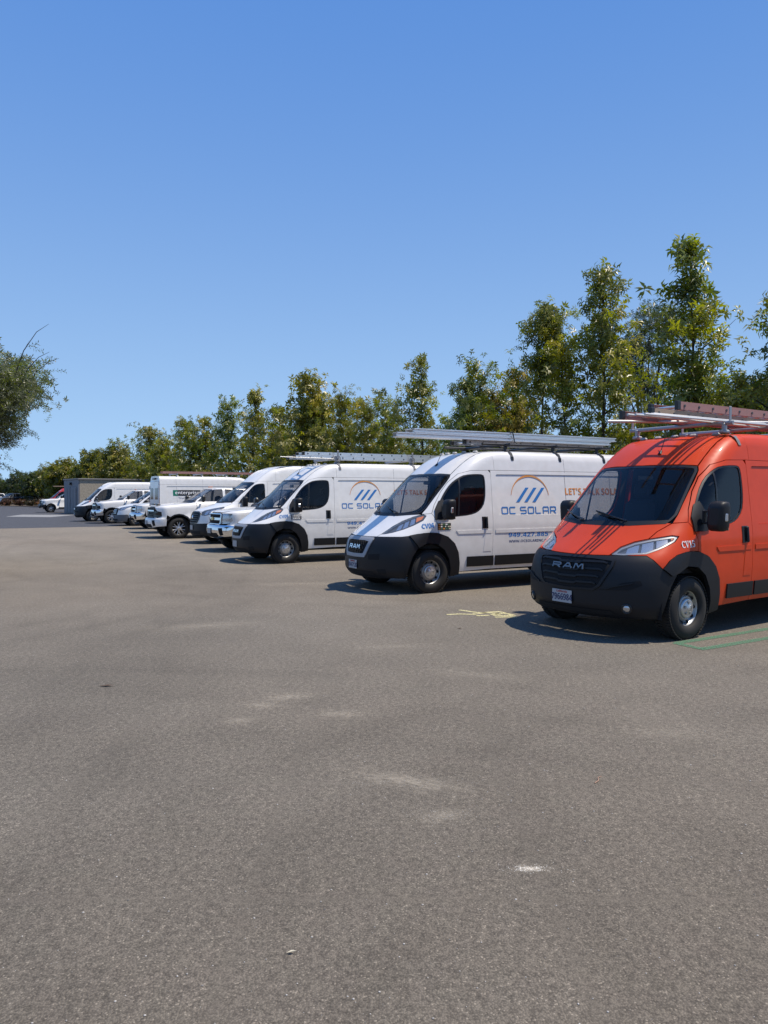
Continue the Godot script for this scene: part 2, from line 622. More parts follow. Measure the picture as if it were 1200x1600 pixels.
func mirror_mesh() -> Array:
	if cache.has("mirror"): return cache["mirror"]
	var s := stb()
	var rings := []
	# housing: rounded slab, long upright, its face looking back (+z)
	for q in [[-0.1, 0.55], [-0.085, 0.8], [-0.04, 0.97], [0.03, 1.0], [0.075, 0.98], [0.085, 0.93]]:
		var r := []
		for k in 24:
			var t := TAU * k / 24.0
			var cx: float = signf(cos(t)) * pow(absf(cos(t)), 0.45)
			var cy: float = signf(sin(t)) * pow(absf(sin(t)), 0.38)
			r.append(Vector3(cx * 0.125 * q[1] - cy * 0.012, cy * 0.185 * q[1], q[0]))
		rings.append(r)
	loft(s, rings)
	var house := done(s)
	s = stb()
	box(s, Vector3(0, 0.055, 0.087), Vector3(0.2, 0.22, 0.006), 0.003)
	box(s, Vector3(0, -0.12, 0.087), Vector3(0.2, 0.1, 0.006), 0.003)
	var glass := done(s)
	s = stb()
	box(s, Vector3(0.16, 0.06, 0.0), Vector3(0.12, 0.028, 0.06), 0.01)
	box(s, Vector3(0.16, -0.085, 0.0), Vector3(0.12, 0.028, 0.06), 0.01)
	box(s, Vector3(0.2, -0.01, 0.0), Vector3(0.035, 0.17, 0.07), 0.01)
	var arm := done(s)
	s = stb()
	box(s, Vector3(-0.118, -0.01, 0.0), Vector3(0.03, 0.1, 0.06), 0.012)
	var lamp := done(s)
	cache["mirror"] = [house, glass, arm, lamp]
	return cache["mirror"]

func make_van(called: String, label: String, kind: String, at: Vector3, turn: float, paint: Material, opt := {}) -> Node3D:
	var d: Dictionary
	if cache.has("spec_" + kind): d = cache["spec_" + kind]
	else:
		d = van_spec(kind)
		cache["spec_" + kind] = d
	var b: Body = d.b
	var o := thing(called, label, "van", at, turn, "vans and pickups parked along the row")
	o.set_meta("spec", kind)
	var tr: bool = kind == "transit" or kind == "sprinter"
	var K: String = kind + "/"
	var L: float = d.L
	var DR: float = d.door_rear
	var ax: float = d.axle
	var top: float = d.top
	var split: float = d.split
	var cx: float = d.crease
	var cell := 0.06
	var bump_mat: Material = opt.get("bumper", M.plastic)
	# ---- outlines
	var hl: Array
	var hood: Array
	var ftop: Array   # upper edge of the black fascia, centre outwards, ends at the wheel arch
	var ws: Array
	var door_front: Array
	var wl: Array
	var flare: Array
	var arch := [[-0.45, 0.27], [-0.43, 0.45], [-0.37, 0.64], [-0.26, 0.79], [-0.1, 0.86], [0.1, 0.84], [0.25, 0.74], [0.35, 0.58], [0.39, 0.42], [0.39, 0.27]]
	var trims := [[1.68, 2.25], [2.29, ax + d.wb - 0.62]]
	if kind == "old":
		hl = [f_(0.49, 1.0), f_(0.55, 1.14), f_(0.63, 1.225), f_(0.75, 1.3), f_(0.86, 1.345), f_(0.915, 1.32), f_(0.93, 1.24), f_(0.88, 1.16), f_(0.8, 1.09), f_(0.68, 1.035), f_(0.58, 1.01)]
		hood = [f_(0.0, 0.955), f_(0.3, 0.955), f_(0.46, 0.96), f_(0.49, 1.0), f_(0.55, 1.14), f_(0.63, 1.225), f_(0.75, 1.3), f_(0.86, 1.345), f_(0.8, 1.34), f_(0.6, 1.33), f_(0.3, 1.32), f_(0.0, 1.315)]
		ftop = [f_(0.0, 0.955), f_(0.3, 0.955), f_(0.46, 0.96), f_(0.7, 0.965), s_(0.44, 0.97), s_(0.55, 0.985), s_(0.62, 0.88)]
		flare = [s_(0.55, 0.985), s_(0.66, 1.01), s_(0.8, 1.03), s_(0.95, 1.035), s_(1.1, 1.02), s_(1.27, 0.96), s_(1.41, 0.84), s_(1.49, 0.68), s_(1.52, 0.5), s_(1.52, 0.3)]
	elif kind == "new":
		hl = [f_(0.45, 0.985), f_(0.5, 1.07), f_(0.6, 1.13), f_(0.75, 1.175), f_(0.9, 1.21), f_(0.95, 1.2), f_(0.95, 1.14), f_(0.89, 1.06), f_(0.81, 1.005), f_(0.6, 0.985)]
		hood = [f_(0.0, 0.965), f_(0.25, 0.968), f_(0.45, 0.975), f_(0.5, 1.07), f_(0.6, 1.13), f_(0.72, 1.166), f_(0.75, 1.25), f_(0.83, 1.345), f_(0.78, 1.35), f_(0.6, 1.34), f_(0.3, 1.325), f_(0.0, 1.32)]
		ftop = [f_(0.0, 0.965), f_(0.25, 0.968), f_(0.45, 0.975), f_(0.6, 0.98), f_(0.82, 0.985), s_(0.42, 0.94), s_(0.48, 0.84), s_(0.58, 0.76)]
		flare = [s_(0.48, 0.84), s_(0.58, 0.93), s_(0.7, 0.99), s_(0.84, 1.02), s_(0.95, 1.025), s_(1.1, 1.01), s_(1.27, 0.95), s_(1.41, 0.83), s_(1.49, 0.68), s_(1.52, 0.5), s_(1.52, 0.3)]
	else:
		hl = [f_(0.56, 0.98), f_(0.5, 1.08), f_(0.55, 1.14), f_(0.75, 1.21), f_(0.9, 1.26), f_(0.955, 1.23), f_(0.95, 1.1), f_(0.9, 1.0), f_(0.75, 0.97)]
		hood = [f_(0.0, 1.12), f_(0.4, 1.11), f_(0.5, 1.08), f_(0.55, 1.14), f_(0.75, 1.21), f_(0.9, 1.27), f_(0.88, 1.36), f_(0.82, 1.41), f_(0.6, 1.405), f_(0.3, 1.4), f_(0.0, 1.4)]
		ftop = [f_(0.0, 0.68), f_(0.5, 0.69), f_(0.8, 0.7), s_(0.4, 0.7), s_(0.56, 0.71), s_(0.6, 0.68)]
		flare = []
		arch = [[-0.46, 0.27], [-0.45, 0.42], [-0.38, 0.62], [-0.24, 0.76], [-0.08, 0.82], [0.1, 0.82], [0.27, 0.74], [0.4, 0.58], [0.46, 0.42], [0.46, 0.27]]
		trims = [[1.75, 2.38], [2.46, ax + d.wb - 0.66]]
	var wst := (2.05 if not tr else 2.12)
	var wsb := (1.325 if not tr else 1.41)
	ws = [f_(0.0, wsb - 0.005), f_(0.3, wsb), f_(0.6, wsb + 0.012), f_(0.8, wsb + 0.03), f_(0.83, wsb + 0.12), f_(0.795, 1.7), f_(0.755, wst - 0.07), f_(0.72, wst - 0.015), f_(0.6, wst), f_(0.3, wst + 0.005), f_(0.0, wst + 0.008)]
	if not tr:
		door_front = [s_(1.08, 1.02), s_(1.08, 1.15), s_(1.04, 1.28), s_(1.0, 1.36), s_(1.08, 1.5), s_(1.25, 1.72), s_(1.42, 1.9), s_(1.62, 2.05), s_(1.85, top - 0.01)]
		wl = [s_(1.06, 1.3), s_(1.07, 1.38), s_(1.15, 1.52), s_(1.3, 1.72), s_(1.45, 1.88), s_(1.6, 1.98), s_(1.72, 2.03), s_(1.95, 2.045), s_(2.1, 2.04), s_(2.13, 1.98), s_(2.13, 1.8), s_(2.11, 1.62), s_(2.05, 1.47), s_(1.92, 1.37), s_(1.75, 1.325), s_(1.5, 1.305), s_(1.25, 1.29)]
	else:
		door_front = [s_(1.36, 0.86), s_(1.36, 1.1), s_(1.34, 1.3), s_(1.36, 1.46), s_(1.55, 1.66), s_(1.75, 1.86), s_(1.95, 2.03), s_(2.1, top - 0.01)]
		wl = [s_(1.4, 1.44), s_(1.6, 1.66), s_(1.8, 1.86), s_(1.95, 2.0), s_(2.08, 2.06), s_(2.3, 2.07), s_(2.32, 2.0), s_(2.32, 1.6), s_(2.3, 1.43), s_(2.1, 1.4), s_(1.7, 1.4)]
	var archs := []
	for a in arch: archs.append(s_(ax + a[0], a[1]))
	# ---- front skin
	var bump := []
	bump += ftop
	if not tr:
		bump += [archs[3], archs[2], archs[1], archs[0]]
	else:
		bump += [archs[2], archs[1], archs[0]]
	bump += [f_(0.8, 0.27), f_(0.5, 0.25), f_(0.0, 0.25)]
	obj("front_bumper", pm(K + "bump", b, 1, b.outline(1, bump, true), [], cell, 0.003, 0.0 if kind == "new" else 0.004, 0.05), bump_mat, o)
	var hoodm := obj("hood", pm(K + "hood", b, 1, b.outline(1, hood, true), [], cell, 0.004, 0.002, 0.04), paint, o)
	var glassp := b.outline(3, ws, true, 0)
	obj("windscreen", pm(K + "ws", b, 3, glassp, [], cell, 0.006, -0.004, 0.0), M.glass, o)
	var inner: Array = Geometry2D.offset_polygon(glassp, -0.035)
	obj("windscreen_border", pm(K + "wsb", b, 3, glassp, [inner[0]], cell, 0.004, -0.001, 0.02), M.black, o)
	# cowl strip under the windscreen
	var cowl := [f_(0.0, wsb - 0.025), f_(0.4, wsb - 0.02), f_(0.78, wsb + 0.012), f_(0.81, wsb + 0.06), f_(0.7, wsb + 0.05), f_(0.4, wsb + 0.035), f_(0.0, wsb + 0.03)]
	obj("cowl", pm(K + "cowl", b, 1, b.outline(1, cowl, true), [], cell, 0.0, 0.004, 0.03), M.plastic, o)
	# roof in top projection
	var hx := [t_(0.0, 1.4), t_(0.3, 1.4), t_(0.6, 1.4), t_(0.72, 1.4)]
	var header := []
	for i in 4:
		var p: Vector3 = b.on(f_([0.0, 0.3, 0.6, 0.715][i], wst + [0.008, 0.005, 0.0, -0.01][i]))
		header.append(t_(p.x, p.z))
	var creasef := []
	var p0: Vector3 = b.on(f_(0.72, wst - 0.015))
	for i in 7:
		var q := i / 6.0
		var ss := lerpf(p0.z, split, q)
		creasef.append(t_(lerpf(0.72, cx, sin(q * 1.57)), ss))
	var cap := []
	cap += header
	for i in range(1, 7): cap.append(creasef[i])
	cap.append(t_(0.0, split))
	obj("roof_cap", pm(K + "cap", b, 2, b.outline(2, cap, true), [], cell, 0.003, 0.0, 0.03), paint, o)
	obj("roof", pm(K + "roof", b, 2, b.outline(2, [t_(0, split), t_(cx, split), t_(cx, 3.5), t_(cx, L - 0.05), t_(0, L - 0.02)], true), [], 0.12, 0.003, 0.0, 0.03), paint, o)
	if opt.has("far") == false:
		# pressed ribs of the roof cap
		for x in [-0.42, -0.14, 0.14, 0.42]:
			var st := stb()
			var pts := []
			for i in 9:
				var p: Vector3 = b.on(t_(x, lerpf(p0.z + 0.12, split - 0.1, i / 8.0)))
				pts.append(Vector3(-p.x, p.y - 0.008, p.z))
			tube(st, pts, [0.006, 0.02, 0.022, 0.022, 0.022, 0.022, 0.022, 0.02, 0.006], 6)
			obj("roof_rib", done(st), paint, o)
	# ---- each side
	for m in [1.0, -1.0]:
		var Z: String = K + ("d" if m > 0 else "p")
		var far_side: bool = m < 0.0 and not opt.get("passenger", false)
		var fender := []
		if not tr:
			var half: int = 4 if kind == "old" else 5
			for i in range(2, ftop.size() - 1): fender.append(ftop[i])
			for i in range(1, 5): fender.append(flare[i])
			fender += [s_(1.08, 1.02), s_(1.08, 1.15), s_(1.04, 1.28), s_(1.0, 1.36)]
			if kind == "old": fender += [f_(0.86, 1.345), f_(0.915, 1.32), f_(0.93, 1.24), f_(0.88, 1.16), f_(0.8, 1.09), f_(0.68, 1.035), f_(0.58, 1.01), f_(0.49, 1.0)]
			else: fender += [f_(0.83, 1.345), f_(0.75, 1.25), f_(0.72, 1.166), f_(0.9, 1.21), f_(0.95, 1.2), f_(0.95, 1.14), f_(0.89, 1.06), f_(0.81, 1.005), f_(0.6, 0.985)]
		else:
			fender = [f_(0.52, 0.69), f_(0.8, 0.7), s_(0.4, 0.7), s_(0.56, 0.71), archs[2], archs[3], archs[4], archs[5], archs[6], s_(1.36, 0.7), s_(1.36, 0.86), s_(1.36, 1.1), s_(1.34, 1.3), s_(1.36, 1.46), s_(1.2, 1.44), f_(0.88, 1.36), f_(0.9, 1.27), f_(0.955, 1.23), f_(0.95, 1.1), f_(0.9, 1.0), f_(0.75, 0.97), f_(0.56, 0.98)]
		var fo := b.outline(1, fender)
		obj("fender", pm(Z + "fender", b, 1, fo, [], cell, 0.004, 0.0, 0.04, m), paint, o)
		# headlight: dark bowl, chrome pieces, clear cover
		var ho := b.outline(1, hl)
		var head := obj("headlight", pm(Z + "hl", b, 1, ho, [], 0.05, 0.005, 0.0, 0.0, m), M.lens, o)
		obj("headlight_housing", pm(Z + "hlb", b, 1, ho, [], 0.05, 0.004, -0.035, 0.0, m), M.lamp_dark, head)
		var hi: Array = Geometry2D.offset_polygon(ho, -0.028)
		if hi.size() > 0:
			obj("headlight_rim", pm(Z + "hlr", b, 1, ho, [hi[0]], 0.05, 0.006, -0.012, 0.02, m), M.rim if kind == "new" else M.lamp_dark, head)
		var lo := ho[0]
		var hi2 := ho[0]
		for p in ho:
			lo = lo.min(p)
			hi2 = hi2.max(p)
		# reflectors and the amber corner
		for k in 3:
			var u0 := lerpf(lo.x, hi2.x, ([0.3, 0.44, 0.58] if kind == "old" else [0.2, 0.4, 0.6])[k])
			var u1 := u0 + (hi2.x - lo.x) * (0.1 if kind == "old" else 0.16)
			var band := PackedVector2Array([Vector2(u0, lo.y), Vector2(u1, lo.y), Vector2(u1 + 0.05, hi2.y), Vector2(u0 + 0.05, hi2.y)])
			var cut := Geometry2D.intersect_polygons(hi[0], band)
			if cut.size() > 0: obj("reflector", pm(Z + "hlk%d" % k, b, 1, cut[0], [], 0.05, 0.0, -0.024 + 0.004 * k, 0.0, m), M.reflector, head)
		var amber := PackedVector2Array([Vector2(lerpf(lo.x, hi2.x, 0.72 if kind == "old" else 0.8), lo.y), Vector2(hi2.x, lo.y), Vector2(hi2.x, hi2.y), Vector2(lerpf(lo.x, hi2.x, 0.78 if kind == "old" else 0.88), hi2.y)])
		var cut2 := Geometry2D.intersect_polygons(hi[0], amber)
		if cut2.size() > 0: obj("turn_signal", pm(Z + "hla", b, 1, cut2[0], [], 0.05, 0.0, -0.004, 0.0, m), M.amber, head)
		if not tr:
			# black wheel arch flare
			var fl := []
			fl += flare
			for i in range(9, 2, -1): fl.append(archs[i])
			fl.append(ftop[ftop.size() - 1])
			obj("wheel_arch_flare", pm(Z + "flare", b, 0, b.outline(0, fl), [], 0.05, 0.0, 0.022, 0.05, m), bump_mat, o)
		# pillar and side of the cap
		var pil := []
		if tr: pil += [f_(0.88, 1.36), s_(1.2, 1.44)]
		else: pil += [f_(0.83, 1.35)]
		for i in range(3 if not tr else 3, door_front.size()): pil.append(door_front[i])
		pil += [s_(DR, top), s_(split, top)]
		for i in range(6, -1, -1): pil.append(creasef[i])
		for i in [6, 5, 4]: pil.append(ws[i])
		obj("pillar", pm(Z + "pillar", b, 0, b.outline(0, pil), [], cell, 0.003, 0.0, 0.03, m), paint, o)
		# door
		var dr := []
		dr += door_front
		if tr: dr += [s_(DR, top), s_(DR, 0.36), s_(1.5, 0.36), s_(1.5, 0.42), archs[7], archs[6]]
		else: dr += [s_(DR - 0.05, top), s_(DR, top - 0.06), s_(DR - 0.02, 1.4), s_(DR - 0.03, 0.8), s_(DR - 0.06, 0.36), s_(1.5, 0.34), s_(1.52, 0.5), s_(1.49, 0.68), s_(1.41, 0.84), s_(1.27, 0.96)]
		var wo := b.outline(0, wl, false, 1)
		var dro := b.outline(0, dr)
		var door := obj("door", pm(Z + "door", b, 0, dro, [wo], cell, 0.004, 0.0, 0.04, m), paint, o)
		obj("door_lining", pm(Z + "doorl", b, 0, dro, [wo], 0.12, 0.004, -0.06, 0.0, m), M.dark, door)
		var win := obj("window", pm(Z + "win", b, 0, wo, [], cell, 0.0, -0.014, 0.0, m), M.glass_side, door)
		var wi: Array = Geometry2D.offset_polygon(wo, -0.018)
		obj("window_seal", pm(Z + "wseal", b, 0, wo, [wi[0]], cell, -0.002, -0.004, 0.02, m), M.black, win)
		var sx: float = 1.6 if not tr else 1.8
		var bar := PackedVector2Array([Vector2(sx - 0.1, 1.29), Vector2(sx - 0.075, 1.29), Vector2(sx + 0.03, 2.1), Vector2(sx + 0.005, 2.1)])
		var cut3 := Geometry2D.intersect_polygons(wo, bar)
		if cut3.size() > 0: obj("window_divider", pm(Z + "wdiv", b, 0, cut3[0], [], cell, 0.0, -0.007, 0.01, m), M.black, win)
		# black mirror sail at the front of the window
		var sail: Array = [s_(1.03, 1.25), s_(1.06, 1.42), s_(1.16, 1.56), s_(1.24, 1.6), s_(1.31, 1.27), s_(1.22, 1.25)] if not tr else [s_(1.37, 1.4), s_(1.42, 1.48), s_(1.55, 1.62), s_(1.62, 1.42)]
		obj("mirror_base", pm(Z + "sail", b, 0, b.outline(0, sail), [], cell, 0.0, 0.018, 0.03, m), M.plastic, door)
		# handle
		var hd := grp("door_handle", door)
		on_side(d, hd, DR - 0.2, 1.19, m, 0.002)
		obj("handle_cup", cache_mesh("hcup", func(): return boxm(Vector3.ZERO, Vector3(0.13, 0.21, 0.012), 0.01)), M.black, hd)
		obj("handle_grip", cache_mesh("hgrip", func(): return boxm(Vector3(0.02, 0, 0.024), Vector3(0.045, 0.2, 0.03), 0.014)), M.plastic, hd)
		# mirror
		var mm := mirror_mesh()
		var mi := grp("wing_mirror", o)
		mi.transform = Transform3D(Basis(Vector3(0.86, 0, 0) if m > 0 else Vector3(-0.86, 0, 0), Vector3.UP * 0.95, Vector3.BACK * 0.9), Vector3(-m * (1.215 if m > 0.0 else 1.13), 1.43, (1.17 if m > 0.0 else 1.3) if not tr else 1.5))
		obj("mirror_housing", mm[0], M.plastic, mi)
		obj("mirror_glass", mm[1], M.mirror, mi)
		obj("mirror_arm", mm[2], M.plastic, mi)
		if not tr: obj("mirror_lamp", mm[3], M.reflector, mi)
		# cargo side
		var ra := ax + float(d.wb)
		var side := [s_(DR, top), s_(DR, 0.36 if tr else 1.4), s_(DR - 0.06 if not tr else DR, 0.36)]
		if not tr: side = [s_(split, top), s_(DR, top), s_(DR, top - 0.06), s_(DR - 0.02, 1.4), s_(DR - 0.03, 0.8), s_(DR - 0.06, 0.36)]
		var raf := [[-0.47, 0.36], [-0.44, 0.56], [-0.34, 0.74], [-0.18, 0.84], [0.0, 0.87], [0.18, 0.84], [0.34, 0.74], [0.44, 0.56], [0.47, 0.36]]
		for a in raf: side.append(s_(ra + a[0], a[1]))
		side += [s_(L - 0.06, 0.4), s_(L - 0.03, 1.2), s_(L - 0.06, top)]
		var rec: Array
		if not tr: rec = [b.soft_rect(2.38, L - 0.35, 1.305, 2.05, 0.03)]
		else: rec = [b.soft_rect(2.6, 4.0, 1.42, 2.08, 0.06), b.soft_rect(4.12, L - 0.3, 1.42, 2.08, 0.06)]
		var recs := []
		for r in rec: recs.append(b.outline(0, r, false, 1))
		var so := b.outline(0, side)
		obj("side_panel", pm(Z + "side", b, 0, so, recs, 0.1, 0.003, 0.0, 0.03, m), paint, o)
		for i in recs.size():
			obj("recessed_panel", pm(Z + "rec%d" % i, b, 0, recs[i], [], 0.1, -0.004, -0.014, 0.0, m), paint, o)
		# long pressed step above the rubbing strip
		var up := [s_(split, top), s_(L - 0.06, top), t_(cx, L - 0.06), t_(cx, 3.5), t_(cx, split)]
		obj("roof_side", pm(Z + "up", b, 0, b.outline(0, up), [], 0.1, 0.003, 0.0, 0.03, m), paint, o)
		if not far_side:
			# seams between pressings
			for sx2 in ([3.98, 5.15] if not tr else [4.06]):
				var sg := stb()
				for i in 14:
					var y0 := lerpf(0.5, d.roof - 0.14, i / 14.0)
					var y1 := lerpf(0.5, d.roof - 0.14, (i + 1) / 14.0)
					var a := b.on(s_(sx2 + 0.02 * y0, y0))
					var c := b.on(s_(sx2 + 0.02 * y1, y1))
					var inr: float = 0.0 if (y1 < 1.38 or y0 > 2.04) else -0.0125
					quad(sg, Vector3(-m * (a.x + 0.0012 + inr), a.y, a.z), Vector3(-m * (a.x + 0.0012 + inr), a.y, a.z + 0.006), Vector3(-m * (c.x + 0.0012 + inr), c.y, c.z + 0.006), Vector3(-m * (c.x + 0.0012 + inr), c.y, c.z), Vector3(-m, 0, 0))
				obj("panel_seam", done(sg), M.seam, o)
		for i in trims.size():
			var t: Array = trims[i]
			obj("rubbing_strip", pm(Z + "trim%d" % i, b, 0, b.outline(0, [s_(t[0], 0.425), s_(t[1], 0.425), s_(t[1], 0.6), s_(t[0], 0.6)]), [], 0.2, 0.0, 0.018, 0.03, m), M.plastic, o)
		# lower crease along the flank
		var cr: PackedVector2Array = b.outline(0, [s_(1.5 if not tr else 1.6, 1.0), s_(DR - 0.06, 1.0), s_(DR - 0.06, 1.06), s_(1.45 if not tr else 1.6, 1.06)])
		obj("flank_step", pm(Z + "cr1", b, 0, cr, [], 0.1, 0.0, 0.009, 0.012, m), paint, door)
		cr = b.outline(0, [s_(DR + 0.03, 1.0), s_(ra - 0.4, 1.0), s_(ra + 0.8, 1.0), s_(ra + 0.8, 1.06), s_(DR + 0.03, 1.06)])
		obj("flank_step", pm(Z + "cr2", b, 0, cr, [], 0.2, 0.0, 0.009, 0.012, m), paint, o)
		if not tr:
			var fuel := PackedVector2Array([Vector2(DR - 0.24, 0.68), Vector2(DR - 0.07, 0.68), Vector2(DR - 0.06, 0.98), Vector2(DR - 0.2, 0.98)])
			obj("step_cover", pm(Z + "fuel", b, 0, fuel, [], 0.1, 0.0, 0.004, 0.004, m), paint, door)
		# wheels
		wheel(o, Vector3(-m * 0.9, d.wr - 0.01, ax), m, d.wr, 0.23, "steel")
		wheel(o, Vector3(-m * 0.9, d.wr - 0.01, ra), m, d.wr, 0.23, "steel")
		# wheel well
		for wz in [ax, ra]:
			var sw := stb()
			sw.set_smooth_group(0)
			for i in 12:
				var a0 := lerpf(-0.2, PI + 0.2, i / 12.0)
				var a1 := lerpf(-0.2, PI + 0.2, (i + 1) / 12.0)
				var q0 := Vector3(-m * 0.985, 0.36 + sin(a0) * 0.475, wz + cos(a0) * 0.5)
				var q1 := Vector3(-m * 0.985, 0.36 + sin(a1) * 0.475, wz + cos(a1) * 0.5)
				var dx := Vector3(m * 0.4, 0, 0)
				quad(sw, q0, q1, q1 + dx, q0 + dx, Vector3(0, 0.36, wz) - Vector3(0, q0.y, q0.z))
				tri(sw, q0 + dx, q1 + dx, Vector3(-m * 0.585, 0.36, wz), Vector3(-m, 0, 0))
			obj("wheel_well", done(sw), M.hole, o)
	# ---- back
	var sb := stb()
	var ring := []
	for y in [0.45, 0.8, 1.2, 1.6, 2.0, 2.3, d.roof - 0.1]:
		ring.append(b.on(s_(L - 0.06, y)))
	var backs := []
	for i in ring.size() - 1:
		var a: Vector3 = ring[i]
		var c: Vector3 = ring[i + 1]
		quad(sb, Vector3(-a.x, a.y, L - 0.06), Vector3(a.x, a.y, L - 0.06), Vector3(c.x, c.y, L - 0.06), Vector3(-c.x, c.y, L - 0.06), Vector3.BACK)
	var ct: Vector3 = ring[ring.size() - 1]
	quad(sb, Vector3(-ct.x, ct.y, L - 0.06), Vector3(ct.x, ct.y, L - 0.06), Vector3(cx, d.roof - 0.01, L - 0.06), Vector3(-cx, d.roof - 0.01, L - 0.06), Vector3.BACK)
	obj("back_wall", done(sb), paint, o)
	for m in [-1.0, 1.0]:
		var rd := obj("rear_door", boxm(Vector3(m * 0.42, 1.35, L - 0.045), Vector3(0.82, 1.86, 0.05), 0.02), paint, o)
		if opt.get("rear", false):
			obj("rear_window", boxm(Vector3(m * 0.44, 1.72, L - 0.018), Vector3(0.5, 0.5, 0.012), 0.005), M.glass_dark, rd)
			obj("door_hinge", boxm(Vector3(m * 0.84, 2.0, L - 0.03), Vector3(0.05, 0.12, 0.08), 0.01), paint, rd)
			obj("door_hinge", boxm(Vector3(m * 0.86, 0.8, L - 0.03), Vector3(0.05, 0.12, 0.08), 0.01), paint, rd)
		obj("tail_light", boxm(Vector3(m * 0.93, 1.3, L - 0.07), Vector3(0.1, 0.5, 0.06), 0.02), M.red, o)
	obj("rear_bumper", boxm(Vector3(0, 0.46, L + 0.0), Vector3(1.9, 0.2, 0.16), 0.04), M.plastic, o)
	if opt.get("rear", false): obj("brake_light", boxm(Vector3(0, 2.38, L - 0.03), Vector3(0.5, 0.07, 0.08), 0.02), M.black, o)
	# ---- underside and inside
	obj("underbody", cache_mesh(K + "under", func(): return boxm(Vector3(0, 0.4, L * 0.5 + 0.35), Vector3(1.1, 0.24, L - 1.1), 0.02)), M.hole, o)
	obj("floor", cache_mesh(K + "floor", func(): return boxm(Vector3(0, 0.55, L * 0.5 + 0.6), Vector3(1.1, 0.06, L - 1.5), 0.0)), M.dark, o)
	obj("bulkhead", cache_mesh(K + "bulk", func():
		var s := stb()
		var rr := []
		for y in [0.55, 1.0, 1.4, 1.8, 2.1, 2.35]: rr.append(b.on(s_(DR + 0.12, y)))
		for i in rr.size() - 1:
			quad(s, Vector3(-rr[i].x + 0.05, rr[i].y, DR + 0.12), Vector3(rr[i].x - 0.05, rr[i].y, DR + 0.12), Vector3(rr[i + 1].x - 0.05, rr[i + 1].y, DR + 0.12), Vector3(-rr[i + 1].x + 0.05, rr[i + 1].y, DR + 0.12), Vector3.FORWARD)
		return done(s)), M.dark, o)
	var dy := 0.0 if not tr else 0.1
	var dz := 0.0 if not tr else 0.3
	obj("dashboard", cache_mesh(K + "dash", func():
		var s := stb()
		var rings := []
		for q in [[-0.86, 0.28], [-0.7, 0.08], [-0.35, 0.0], [0.35, 0.0], [0.7, 0.08], [0.86, 0.28]]:
			var z0: float = 0.74 + dz + q[1]
			rings.append([Vector3(q[0], 0.75, z0), Vector3(q[0], 1.27 + dy, z0), Vector3(q[0], 1.3 + dy, z0 + 0.2), Vector3(q[0], 1.28 + dy, z0 + 0.42), Vector3(q[0], 1.12, 1.36 + dz), Vector3(q[0], 0.75, 1.3 + dz)])
		loft(s, rings, -1)
		return done(s)), M.dark, o)
	for m in [-1.0, 1.0]:
		var seat := grp("seat", o)
		seat.position = Vector3(m * 0.5, 0, 1.75 + dz)
		obj("cushion", cache_mesh("cush", func(): return boxm(Vector3(0, 0.86, 0), Vector3(0.5, 0.2, 0.5), 0.06)), M.seat, seat)
		obj("backrest", cache_mesh("backr", func(): return boxm(Vector3(0, 1.28, 0.27), Vector3(0.5, 0.68, 0.16), 0.07, Basis(Vector3.RIGHT, 0.2))), M.seat, seat)
		obj("headrest", cache_mesh("headr", func(): return boxm(Vector3(0, 1.74, 0.36), Vector3(0.28, 0.2, 0.11), 0.05, Basis(Vector3.RIGHT, 0.15))), M.seat, seat)
	var swl := grp("steering_wheel", o)
	swl.transform = Transform3D(Basis(Vector3.RIGHT, -0.95), Vector3(-0.48, 1.24 + dy, 1.36 + dz))
	obj("rim", cache_mesh("steer", func():
		var s := stb()
		var pts := []
		for i in 25: pts.append(Vector3(cos(TAU * i / 24.0) * 0.19, sin(TAU * i / 24.0) * 0.19, 0))
		tube(s, pts, [0.016], 6, false)
		box(s, Vector3.ZERO, Vector3(0.36, 0.04, 0.02), 0.01)
		box(s, Vector3(0, -0.08, 0), Vector3(0.05, 0.16, 0.02), 0.01)
		return done(s)), M.black, swl)
	obj("rear_view_mirror", cache_mesh("rvm", func(): return boxm(Vector3(0, 1.9, 1.5), Vector3(0.22, 0.07, 0.03), 0.012)), M.black, o)
	# wipers
	for m in [0.35, -0.3]:
		var sw := stb()
		var a := b.on(f_(m, wsb + 0.01))
		var e := b.on(f_(m - 0.55, wsb + 0.13))
		var na := b.normal(a)
		var mid := b.on(f_(m - 0.3, wsb + 0.08))
		for q in [[a, mid, 0.035], [mid, e, 0.03]]:
			var A: Vector3 = q[0] + na * q[2]
			var B: Vector3 = q[1] + na * 0.03
			tube(sw, [Vector3(-A.x, A.y, A.z), Vector3(-B.x, B.y, B.z)], [0.011, 0.008], 5)
		var g0 := b.on(f_(m - 0.02, wsb + 0.035)) + na * 0.014
		var g1 := b.on(f_(m - 0.36, wsb + 0.09)) + na * 0.014
		var g2 := e + na * 0.014
		tube(sw, [Vector3(-g0.x, g0.y, g0.z), Vector3(-g1.x, g1.y, g1.z), Vector3(-g2.x, g2.y, g2.z)], [0.007], 4)
		obj("wiper", done(sw), M.black, o)
	# aerial
	if not tr:
		var ap := b.on(t_(0.12, 1.62))
		var sa := stb()
		tube(sa, [Vector3(-ap.x, ap.y - 0.01, ap.z), Vector3(-ap.x, ap.y + 0.04, ap.z + 0.03)], [0.03, 0.014], 8)
		tube(sa, [Vector3(-ap.x, ap.y + 0.03, ap.z + 0.02), Vector3(-ap.x, ap.y + 0.33, ap.z + 0.17)], [0.006, 0.004], 5)
		obj("aerial", done(sa), M.black, o)
	van_front(d, o, kind, paint, opt)
	return o

func cache_mesh(key: String, make: Callable) -> Mesh:
	if not cache.has(key): cache[key] = make.call()
	return cache[key]

